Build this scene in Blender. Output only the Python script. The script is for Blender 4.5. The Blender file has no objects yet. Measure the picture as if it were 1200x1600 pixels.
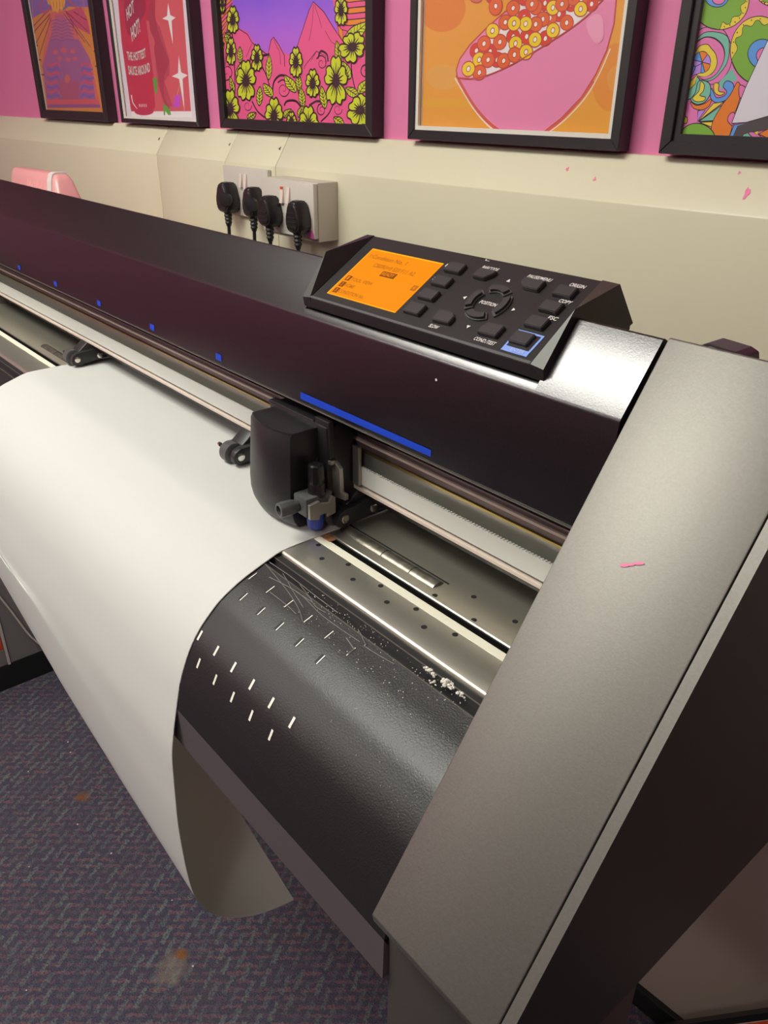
import bpy, bmesh, math, random
from mathutils import Vector, Matrix
random.seed(11)
C = bpy.context.scene.collection
PI = math.pi
S = 0.656            # plotter drawing units -> metres
H = 1.45             # camera height above the carpet
YAW = math.radians(3.3)   # the back wall runs at a slight angle to the plotter
CY, SY = math.cos(YAW), math.sin(YAW)

# ------------------------------------------------------------------ helpers
def U(p): return Vector((p[0]*S, p[1]*S, p[2]*S + H))                       # plotter units
def W(p): return Vector((p[0]*CY - p[1]*SY, p[0]*SY + p[1]*CY, p[2] + H))   # along wall, off wall, height
def A(p): return Vector(p)
def lin(h):
    h = h.lstrip('#'); v = [int(h[i:i+2], 16)/255 for i in (0, 2, 4)]
    return tuple(c/12.92 if c <= .04045 else ((c+.055)/1.055)**2.4 for c in v) + (1,)

LOC = {}
def root_loc(o):
    while o.parent: o = o.parent
    return LOC.get(o.name, Vector())
def obj(name, bm, mats, parent=None, xf=A, smooth=None):
    bmesh.ops.transform(bm, matrix=Matrix(), verts=bm.verts)
    for v in bm.verts: v.co = xf(v.co)
    bmesh.ops.recalc_face_normals(bm, faces=bm.faces)
    me = bpy.data.meshes.new(name)
    if parent is None:
        n = len(bm.verts)
        xs = [v.co.x for v in bm.verts]; ys = [v.co.y for v in bm.verts]; zs = [v.co.z for v in bm.verts]
        R = Vector(((min(xs)+max(xs))/2, (min(ys)+max(ys))/2, min(zs)))
    else:
        R = root_loc(parent)
    for v in bm.verts: v.co -= R
    bm.to_mesh(me); bm.free()
    if not isinstance(mats, (list, tuple)): mats = [mats]
    for m in mats: me.materials.append(m)
    if smooth:
        me.shade_smooth(); me.set_sharp_from_angle(angle=math.radians(smooth))
    o = bpy.data.objects.new(name, me); C.objects.link(o)
    if parent is None:
        o.location = R; LOC[o.name] = R
    else:
        o.parent = parent
    return o
def thing(name, label, cat, loc, group=None):
    o = bpy.data.objects.new(name, None); C.objects.link(o)
    o.empty_display_size = .05
    o.location = loc; LOC[o.name] = Vector(loc)
    tag(o, label, cat, group); return o
def tag(o, label, cat=None, group=None):
    o['label'] = label
    if cat: o['category'] = cat
    if group: o['group'] = group
    return o
def struct(name, bm, m, xf=A, smooth=None):
    o = obj(name, bm, m, None, xf, smooth); o['kind'] = 'structure'; return o

def BM(): return bmesh.new()
def box(bm, lo, hi, bev=0, mi=0):
    lo, hi = [min(a, b) for a, b in zip(lo, hi)], [max(a, b) for a, b in zip(lo, hi)]
    vs = [bm.verts.new((x, y, z)) for x in (lo[0], hi[0]) for y in (lo[1], hi[1]) for z in (lo[2], hi[2])]
    fs = [bm.faces.new([vs[i] for i in f]) for f in ((0,1,3,2),(4,6,7,5),(0,4,5,1),(2,3,7,6),(0,2,6,4),(1,5,7,3))]
    for f in fs: f.material_index = mi
    if bev:
        es = list({e for f in fs for e in f.edges})
        bmesh.ops.bevel(bm, geom=es, offset=bev, segments=2, profile=.5, affect='EDGES', clamp_overlap=True)
    return bm
def prism(bm, poly, a0, a1, axis=0, bev=0, bev_angle=20, mi=0, seg=2, long_only=False):
    """poly in the two axes other than AXIS, extruded from a0 to a1"""
    def mk(p, a):
        q = list(p); q.insert(axis, a); return bm.verts.new(q)
    v0 = [mk(p, a0) for p in poly]; v1 = [mk(p, a1) for p in poly]
    fs = [bm.faces.new(v0), bm.faces.new(v1[::-1])]
    n = len(poly)
    for i in range(n): fs.append(bm.faces.new((v0[i], v1[i], v1[(i+1) % n], v0[(i+1) % n])))
    for f in fs: f.material_index = mi
    bmesh.ops.recalc_face_normals(bm, faces=fs)
    if bev:
        es = {e for f in fs for e in f.edges if len(e.link_faces) == 2 and e.calc_face_angle(0) > math.radians(bev_angle)
              and (not long_only or abs(e.verts[0].co[axis]-e.verts[1].co[axis]) > 1e-6)}
        bmesh.ops.bevel(bm, geom=list(es), offset=bev, segments=seg, profile=.5, affect='EDGES', clamp_overlap=True)
    return bm
def frame_of(d):
    d = Vector(d).normalized()
    a = Vector((0, 0, 1)) if abs(d.z) < .9 else Vector((1, 0, 0))
    x = d.cross(a).normalized(); return x, d.cross(x).normalized(), d
def lathe(bm, prof, o, d, n=20, mi=0, ripple=0, nr=12):
    """prof = [(radius, along)], around direction d from o"""
    x, y, z = frame_of(d); o = Vector(o); rings = []
    for r, t in prof:
        ring = []
        for i in range(n):
            k = 2*PI*i/n; rr = r*(1+ripple*math.cos(nr*k))
            ring.append(bm.verts.new(o + z*t + x*rr*math.cos(k) + y*rr*math.sin(k)))
        rings.append(ring)
    for a, b in zip(rings[:-1], rings[1:]):
        for i in range(n):
            f = bm.faces.new((a[i], a[(i+1) % n], b[(i+1) % n], b[i])); f.material_index = mi
    for r in (rings[0][::-1], rings[-1]):
        f = bm.faces.new(r); f.material_index = mi
    return bm
def tube(bm, pts, r, n=8, mi=0):
    pts = [Vector(p) for p in pts]; rings = []
    for i, p in enumerate(pts):
        d = pts[min(i+1, len(pts)-1)] - pts[max(i-1, 0)]
        x, y, z = frame_of(d)
        rr = r[i] if isinstance(r, (list, tuple)) else r
        if i and x.dot(px) < 0: x, y = -x, -y
        px = x
        rings.append([bm.verts.new(p + x*rr*math.cos(2*PI*k/n) + y*rr*math.sin(2*PI*k/n)) for k in range(n)])
    for a, b in zip(rings[:-1], rings[1:]):
        for i in range(n):
            f = bm.faces.new((a[i], a[(i+1) % n], b[(i+1) % n], b[i])); f.material_index = mi
    for q in (rings[0][::-1], rings[-1]):
        f = bm.faces.new(q); f.material_index = mi
    return bm
def cat(pts, closed, n=5):
    out = []; N = len(pts)
    for i in range(N if closed else N-1):
        q = [pts[(i+k) % N] if closed else pts[max(0, min(N-1, i+k))] for k in (-1, 0, 1, 2)]
        for j in range(n):
            u = j/n
            out.append(tuple(.5*(2*b + (c-a)*u + (2*a-5*b+4*c-d)*u*u + (3*b-a-3*c+d)*u**3) for a, b, c, d in zip(*q)))
    if not closed: out.append(tuple(pts[-1]))
    return out
def lettering(word, put, width, height, bold=.018):
    """mesh of WORD, scaled to width x height; put(x, y) gives the point in space"""
    cu = bpy.data.curves.new('lettering', 'FONT'); cu.body = word; cu.resolution_u = 3; cu.offset = bold
    o = bpy.data.objects.new('lettering', cu); C.objects.link(o)
    bpy.context.view_layer.update()
    me = bpy.data.meshes.new_from_object(o.evaluated_get(bpy.context.evaluated_depsgraph_get()))
    bpy.data.objects.remove(o); bpy.data.curves.remove(cu)
    bm = BM(); bm.from_mesh(me); bpy.data.meshes.remove(me)
    xs = [v.co.x for v in bm.verts]; ys = [v.co.y for v in bm.verts]
    x0, x1, y0, y1 = min(xs), max(xs), min(ys), max(ys)
    for v in bm.verts:
        v.co = put((v.co.x-x0)/(x1-x0)*width - width/2, (v.co.y-y0)/(y1-y0)*height - height/2)
    return bm

# ---------------------------------------------------------------- materials
def mat(name, col, rough=.5, metal=0, spec=.5, coat=0, bump=None, vary=None, emit=None):
    m = bpy.data.materials.new(name); m.use_nodes = True
    nt = m.node_tree; b = nt.nodes['Principled BSDF']
    c = lin(col) if isinstance(col, str) else tuple(col) + (1,)
    b.inputs['Base Color'].default_value = c
    b.inputs['Roughness'].default_value = rough; b.inputs['Metallic'].default_value = metal
    b.inputs['Specular IOR Level'].default_value = spec; b.inputs['Coat Weight'].default_value = coat
    b.inputs['Coat Roughness'].default_value = .08
    tc = nt.nodes.new('ShaderNodeTexCoord')
    if vary:                       # (scale, amount)
        n = nt.nodes.new('ShaderNodeTexNoise'); n.inputs['Scale'].default_value = vary[0]; n.inputs['Detail'].default_value = 4
        nt.links.new(tc.outputs['Object'], n.inputs['Vector'])
        mr = nt.nodes.new('ShaderNodeMapRange'); mr.inputs['From Min'].default_value = .3; mr.inputs['From Max'].default_value = .7
        mr.inputs['To Min'].default_value = 1-vary[1]; mr.inputs['To Max'].default_value = 1+vary[1]
        nt.links.new(n.outputs['Fac'], mr.inputs['Value'])
        mx = nt.nodes.new('ShaderNodeVectorMath'); mx.operation = 'SCALE'; mx.inputs[0].default_value = c[:3]
        nt.links.new(mr.outputs[0], mx.inputs['Scale']); nt.links.new(mx.outputs[0], b.inputs['Base Color'])
    if bump:                       # (scale, strength, distance)
        n = nt.nodes.new('ShaderNodeTexNoise'); n.inputs['Scale'].default_value = bump[0]; n.inputs['Detail'].default_value = 3
        nt.links.new(tc.outputs['Object'], n.inputs['Vector'])
        bp = nt.nodes.new('ShaderNodeBump'); bp.inputs['Strength'].default_value = bump[1]; bp.inputs['Distance'].default_value = bump[2]
        nt.links.new(n.outputs['Fac'], bp.inputs['Height']); nt.links.new(bp.outputs[0], b.inputs['Normal'])
    if emit:
        b.inputs['Emission Color'].default_value = lin(emit[0]); b.inputs['Emission Strength'].default_value = emit[1]
    return m

M = {}
M['cover'] = mat('cover_paint', (.114, .111, .114), .30, 1.0, bump=(900, .12, .0004), vary=(700, .06))
M['cap'] = mat('cap_paint', (.215, .205, .187), .54, .92, bump=(900, .12, .0004), vary=(600, .05))
M['capside'] = mat('side_paint', (.030, .030, .028), .42, .2)
M['black'] = mat('black_plastic', (.018, .017, .018), .42)
M['blackgloss'] = mat('black_gloss_plastic', (.012, .011, .012), .22)
M['panel'] = mat('panel_black', (.014, .0115, .012), .42)
M['key'] = mat('key_black', (.036, .033, .034), .42)
M['hood'] = mat('hood_black', (.012, .011, .012), .40, bump=(1500, .1, .0003))
M['apron'] = mat('apron_black', (.013, .012, .0125), .40, bump=(850, .40, .0005))
M['lip'] = mat('lip_grey', (.12, .098, .107), .55, .3)
M['post'] = mat('post_grey', (.062, .054, .050), .55, .3)
M['steel'] = mat('stainless_steel', (.66, .63, .54), .29, .85)
M['roller'] = mat('grit_roller_steel', (.26, .24, .205), .36, .9, vary=(160, .35))
M['chrome'] = mat('bright_steel', (.75, .72, .66), .18, 1)
M['alu'] = mat('rail_aluminium', (.42, .42, .37), .35, .7)
M['railcap'] = mat('rail_brown', (.17, .125, .125), .35, .4)
M['cream_strip'] = mat('rail_cream', (.62, .52, .45), .4)
M['brass'] = mat('brass_edge', (.50, .38, .14), .3, .9)
M['belt'] = mat('white_belt', (.60, .60, .56), .5)
M['cutmat'] = mat('cutting_mat', (.78, .75, .62), .5)
M['copper'] = mat('copper_tape', (.50, .25, .12), .4, .3, vary=(300, .3))
M['dark'] = mat('dark_cavity', (.008, .008, .008), .7)
M['greymetal'] = mat('clip_metal', (.36, .34, .30), .35, .8)
M['greyplastic'] = mat('grey_plastic', (.07, .07, .072), .4)
M['blue'] = mat('blue_sticker', '0c40c0', .45)
M['bluenib'] = mat('blue_nib', '23389a', .3)
M['bluekey'] = mat('blue_key_ring', '7f9ce8', .5)
M['white_ink'] = mat('white_ink', 'd8d4d0', .6)
M['screen'] = mat('orange_screen', (.01, .004, .0), .5, spec=.12, emit=('ff9200', 1.0))
M['screen_edge'] = mat('bright_screen_edge', (.02, .01, .001), .35, emit=('ffb400', 1.0))
M['screen_ink'] = mat('screen_ink', (.02, .008, .001), .35, emit=('c86c00', .85))
M['screen_dark'] = mat('screen_dark_ink', (.02, .008, .001), .35, emit=('8c4200', .7))
M['vinyl'] = mat('white_vinyl', (.57, .57, .553), .55, spec=.3, vary=(3, .012))
M['slot'] = mat('slot_edge', (.80, .78, .70), .4)
M['pinkpaint'] = mat('pink_paint', 'f07aa6', .5)
M['thread'] = mat('vinyl_thread', (.20, .19, .175), .4)
M['crumb'] = mat('vinyl_crumb', (.72, .68, .62), .7)
M['trunk'] = mat('cream_trunking', (.71, .665, .50), .32, vary=(2.5, .03))
M['lowerwall'] = mat('shaded_lower_wall', (.33, .285, .238), .6, vary=(3, .04))  # base colour darkened to stand in for the shade behind the plotter
M['skirting'] = mat('black_skirting', (.010, .012, .011), .35)
M['pinkwall'] = mat('pink_wall', (.76, .205, .41), .55, bump=(45, .12, .002), vary=(2, .03))
M['farwall'] = mat('pink_side_wall', (.50, .155, .27), .6)
M['frontwall'] = mat('plum_wall', (.17, .075, .10), .6)
M['ceiling'] = mat('white_ceiling', (.75, .74, .70), .8)
M['frame'] = mat('black_frame', (.020, .017, .019), .42, bump=(300, .1, .0006))
M['slip'] = mat('white_slip', (.78, .74, .66), .5)
M['socket'] = mat('socket_plastic', (.60, .555, .50), .3)
M['socket_shade'] = mat('socket_back_box', (.56, .51, .44), .35)
M['rocker'] = mat('switch_rocker', (.76, .62, .58), .3)
M['orange'] = mat('orange_mark', 'd8572a', .4)
M['plug'] = mat('plug_black', (.016, .014, .015), .35, bump=(200, .05, .0005))
M['pinkbox'] = mat('pink_plastic', (.80, .36, .36), .22)
M['strap'] = mat('white_strap', (.72, .64, .62), .5)
M['cupboard'] = mat('cream_cupboard', (.55, .48, .38), .5)
M['cabinet'] = mat('grey_cabinet', (.17, .16, .165), .5)
M['cabinet_edge'] = mat('pale_cabinet_edge', (.45, .42, .40), .5)
M['red'] = mat('red_door', (.55, .06, .02), .45)
M['board'] = mat('pale_board', (.62, .58, .54), .5)
M['cable_pale'] = mat('pale_cable', (.55, .52, .48), .5)
M['fixture'] = mat('lamp_housing', (.8, .8, .78), .5)

def carpet_mat():
    m = bpy.data.materials.new('carpet_weave'); m.use_nodes = True; nt = m.node_tree; N = nt.nodes; L = nt.links
    b = N['Principled BSDF']; b.inputs['Roughness'].default_value = .95; b.inputs['Specular IOR Level'].default_value = .1
    tc = N.new('ShaderNodeTexCoord')
    nz = N.new('ShaderNodeTexNoise'); nz.inputs['Scale'].default_value = 95; nz.inputs['Detail'].default_value = 3
    L.new(tc.outputs['Object'], nz.inputs['Vector'])
    sub = N.new('ShaderNodeVectorMath'); sub.operation = 'SUBTRACT'; sub.inputs[1].default_value = (.5, .5, .5); L.new(nz.outputs['Color'], sub.inputs[0])
    sc = N.new('ShaderNodeVectorMath'); sc.operation = 'SCALE'; sc.inputs['Scale'].default_value = .015; L.new(sub.outputs[0], sc.inputs[0])
    ad = N.new('ShaderNodeVectorMath'); ad.operation = 'ADD'; L.new(tc.outputs['Object'], ad.inputs[0]); L.new(sc.outputs[0], ad.inputs[1])
    def dashes(rot, length, rowh, mortar):
        mp = N.new('ShaderNodeMapping'); mp.inputs['Rotation'].default_value = (0, 0, rot); L.new(ad.outputs[0], mp.inputs['Vector'])
        br = N.new('ShaderNodeTexBrick'); br.inputs['Scale'].default_value = 1
        br.inputs['Brick Width'].default_value = length; br.inputs['Row Height'].default_value = rowh
        br.inputs['Mortar Size'].default_value = mortar; br.inputs['Mortar Smooth'].default_value = .35; br.offset = .37; br.offset_frequency = 2
        br.inputs['Color1'].default_value = (1, 1, 1, 1); br.inputs['Color2'].default_value = (.25, .25, .25, 1); br.inputs['Mortar'].default_value = (0, 0, 0, 1)
        L.new(mp.outputs[0], br.inputs['Vector']); return br.outputs['Color']
    red = dashes(math.radians(-50), .046, .0155, .0052)
    teal = dashes(math.radians(-122), .050, .0200, .0070)
    fine = N.new('ShaderNodeTexNoise'); fine.inputs['Scale'].default_value = 420; fine.inputs['Detail'].default_value = 2; L.new(tc.outputs['Object'], fine.inputs['Vector'])
    fr = N.new('ShaderNodeMapRange'); fr.inputs['From Min'].default_value = .36; fr.inputs['From Max'].default_value = .62; L.new(fine.outputs['Fac'], fr.inputs['Value'])
    def mix(fac, a, c, amount=1.0):
        mm = N.new('ShaderNodeMath'); mm.operation = 'MULTIPLY'; mm.inputs[1].default_value = amount; L.new(fac, mm.inputs[0])
        x = N.new('ShaderNodeMix'); x.data_type = 'RGBA'; L.new(mm.outputs[0], x.inputs['Factor'])
        if isinstance(a, tuple): x.inputs[6].default_value = a
        else: L.new(a, x.inputs[6])
        if isinstance(c, tuple): x.inputs[7].default_value = c
        else: L.new(c, x.inputs[7])
        return x.outputs[2]
    base = mix(fr.outputs[0], (.034, .034, .060, 1), (.080, .078, .122, 1))
    fr2 = N.new('ShaderNodeTexNoise'); fr2.inputs['Scale'].default_value = 230; fr2.inputs['Detail'].default_value = 3; L.new(tc.outputs['Object'], fr2.inputs['Vector'])
    fq = N.new('ShaderNodeMapRange'); fq.inputs['From Min'].default_value = .40; fq.inputs['From Max'].default_value = .58; fq.inputs['To Min'].default_value = .15; L.new(fr2.outputs['Fac'], fq.inputs['Value'])
    def broken(k):
        mm = N.new('ShaderNodeMath'); mm.operation = 'MULTIPLY'; L.new(k, mm.inputs[0]); L.new(fq.outputs[0], mm.inputs[1]); return mm.outputs[0]
    red, teal = broken(red), broken(teal)
    c1 = mix(red, base, (.235, .105, .120, 1), .85)
    c2 = mix(teal, c1, (.150, .205, .195, 1), .9)
    big = N.new('ShaderNodeTexNoise'); big.inputs['Scale'].default_value = 5; L.new(tc.outputs['Object'], big.inputs['Vector'])
    c3 = mix(big.outputs['Fac'], c2, (.10, .075, .075, 1), .35)
    # pale lint flecks
    vo = N.new('ShaderNodeTexVoronoi'); vo.inputs['Scale'].default_value = 26; L.new(tc.outputs['Object'], vo.inputs['Vector'])
    lt = N.new('ShaderNodeMath'); lt.operation = 'LESS_THAN'; lt.inputs[1].default_value = .055; L.new(vo.outputs['Distance'], lt.inputs[0])
    vs = N.new('ShaderNodeSeparateColor'); L.new(vo.outputs['Color'], vs.inputs[0])
    gt = N.new('ShaderNodeMath'); gt.operation = 'GREATER_THAN'; gt.inputs[1].default_value = .72; L.new(vs.outputs[0], gt.inputs[0])
    ml = N.new('ShaderNodeMath'); ml.operation = 'MULTIPLY'; L.new(lt.outputs[0], ml.inputs[0]); L.new(gt.outputs[0], ml.inputs[1])
    c4 = mix(ml.outputs[0], c3, (.62, .55, .56, 1), .9)
    # stains that were spilt on the carpet
    geo = N.new('ShaderNodeNewGeometry')
    def stain(col_in, at, r0, r1, colour, amt):
        d = N.new('ShaderNodeVectorMath'); d.operation = 'DISTANCE'; d.inputs[1].default_value = (*at, 0)
        w = N.new('ShaderNodeVectorMath'); w.operation = 'ADD'; L.new(geo.outputs['Position'], w.inputs[0])
        n2 = N.new('ShaderNodeTexNoise'); n2.inputs['Scale'].default_value = 42; L.new(tc.outputs['Object'], n2.inputs['Vector'])
        s2 = N.new('ShaderNodeVectorMath'); s2.operation = 'SUBTRACT'; s2.inputs[1].default_value = (.5, .5, .5); L.new(n2.outputs['Color'], s2.inputs[0])
        s3 = N.new('ShaderNodeVectorMath'); s3.operation = 'SCALE'; s3.inputs['Scale'].default_value = r1*1.6; L.new(s2.outputs[0], s3.inputs[0])
        L.new(s3.outputs[0], w.inputs[1]); L.new(w.outputs[0], d.inputs[0])
        mr = N.new('ShaderNodeMapRange'); mr.inputs['From Min'].default_value = r0; mr.inputs['From Max'].default_value = r1
        mr.inputs['To Min'].default_value = 1; mr.inputs['To Max'].default_value = 0; L.new(d.outputs['Value'], mr.inputs['Value'])
        return mix(mr.outputs[0], col_in, colour, amt)
    c5 = stain(c4, (-.955, .305), .012, .042, (.26, .22, .17, 1), .5)
    c6 = stain(c5, (-.972, .333), .004, .017, (.24, .095, .02, 1), .9)
    c7 = stain(c6, (-1.468, .337), .004, .020, (.20, .08, .02, 1), .9)
    L.new(c7, b.inputs['Base Color'])
    bp = N.new('ShaderNodeBump'); bp.inputs['Strength'].default_value = .6; bp.inputs['Distance'].default_value = .004
    L.new(fine.outputs['Fac'], bp.inputs['Height']); L.new(bp.outputs[0], b.inputs['Normal'])
    return m
M['carpet'] = carpet_mat()

def glass_mat():
    m = bpy.data.materials.new('picture_glass'); m.use_nodes = True; nt = m.node_tree; nt.nodes.clear()
    o = nt.nodes.new('ShaderNodeOutputMaterial'); x = nt.nodes.new('ShaderNodeMixShader'); f = nt.nodes.new('ShaderNodeFresnel'); f.inputs['IOR'].default_value = 1.45
    t = nt.nodes.new('ShaderNodeBsdfTransparent'); g = nt.nodes.new('ShaderNodeBsdfGlossy'); g.inputs['Roughness'].default_value = .03
    ge = nt.nodes.new('ShaderNodeNewGeometry'); mr = nt.nodes.new('ShaderNodeMapRange')
    mr.inputs['To Min'].default_value = 1.45; mr.inputs['To Max'].default_value = 1/1.45
    nt.links.new(ge.outputs['Backfacing'], mr.inputs['Value']); nt.links.new(mr.outputs[0], f.inputs['IOR'])
    nt.links.new(f.outputs[0], x.inputs[0]); nt.links.new(t.outputs[0], x.inputs[1]); nt.links.new(g.outputs[0], x.inputs[2]); nt.links.new(x.outputs[0], o.inputs[0])
    return m
M['glass'] = glass_mat()

# ------------------------------------------------------------------ setting
CEIL = 2.5
struct('floor', box(BM(), (-3.5, -2.7, -.1), (1.8, 1.4, 0)), M['carpet'])
struct('ceiling', box(BM(), (-3.5, -2.7, CEIL), (1.8, 1.4, CEIL+.1)), M['ceiling'])
struct('wall_back', box(BM(), (-3.7, .985, -H), (2.0, 1.08, CEIL-H)), M['pinkwall'], W)
struct('wall_left', box(BM(), (-3.6, -2.7, 0), (-3.5, 1.4, CEIL)), M['farwall'])
struct('wall_right', box(BM(), (1.8, -2.7, 0), (1.9, 1.4, CEIL)), M['farwall'])
struct('wall_front', box(BM(), (-3.6, -2.8, 0), (1.9, -2.7, CEIL)), M['frontwall'])
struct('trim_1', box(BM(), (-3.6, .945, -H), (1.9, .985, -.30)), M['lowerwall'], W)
struct('baseboard_back', box(BM(), (-3.6, .933, -H), (1.9, .945, -1.402), .002), M['skirting'], W)
tp = [(.985, -.0606), (.975, -.0610), (.938, -.1145), (.938, -.31), (.985, -.31)]
for i, (a, b) in enumerate([(-3.6, -1.7005), (-1.699, -1.4375), (-1.4365, -1.2755), (-1.274, 1.9)]):
    struct('trim_%d' % (i+2), prism(BM(), tp, a, b, 0, .0012), M['trunk'], W, 40)

# paint splashes and fixing holes on the trunking (marks that belong to it)
def on_bevel(u, v_):            # a point on the sloping top of the trunking; v_ 0..1 down the slope
    return (u, .975-.037*v_-.0006, -.061-.0535*v_)
def splash(name, u, t, du, dt, m, label):
    bm = BM(); vs = []
    for k in range(9):
        a = 2*PI*k/9; r = 1+.35*math.sin(3*a+u*40)
        vs.append(bm.verts.new(on_bevel(u+du*r*math.cos(a), t+dt*r*math.sin(a))))
    bm.faces.new(vs); o = obj(name, bm, m, None, W); tag(o, label, 'paint mark'); return o
trunk_marks = [
    ('paint_splash', -.661, .40, .0022, .045, 'pinkpaint', 'small pink paint splash on cream trunking, leftmost, under the cereal bowl picture'),
    ('paint_splash', -.6139, .56, .0020, .045, 'pinkpaint', 'small slanting pink paint splash on the trunking under the cereal bowl picture\'s right corner'),
    ('paint_splash', -.4337, .22, .0016, .03, 'pinkpaint', 'tiny round pink paint dot high on the trunking under the doughnut picture'),
    ('paint_splash', -.4148, .58, .0030, .11, 'pinkpaint', 'largest pink paint splash on the trunking, under the doughnut picture'),
    ('screw_hole', -1.7162, .46, .0030, .05, 'railcap', 'brown screw hole in the trunking beside the leftmost joint'),
    ('screw_hole', -1.4461, .46, .0026, .05, 'railcap', 'brown screw hole in the trunking under the mountain picture\'s left corner'),
    ('screw_hole', -1.2840, .46, .0028, .05, 'railcap', 'brown screw hole in the trunking just above the sockets')]
for nm, u, t, du, dt, m, lb in trunk_marks: splash(nm, u, t, du, dt, M[m], lb)

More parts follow.
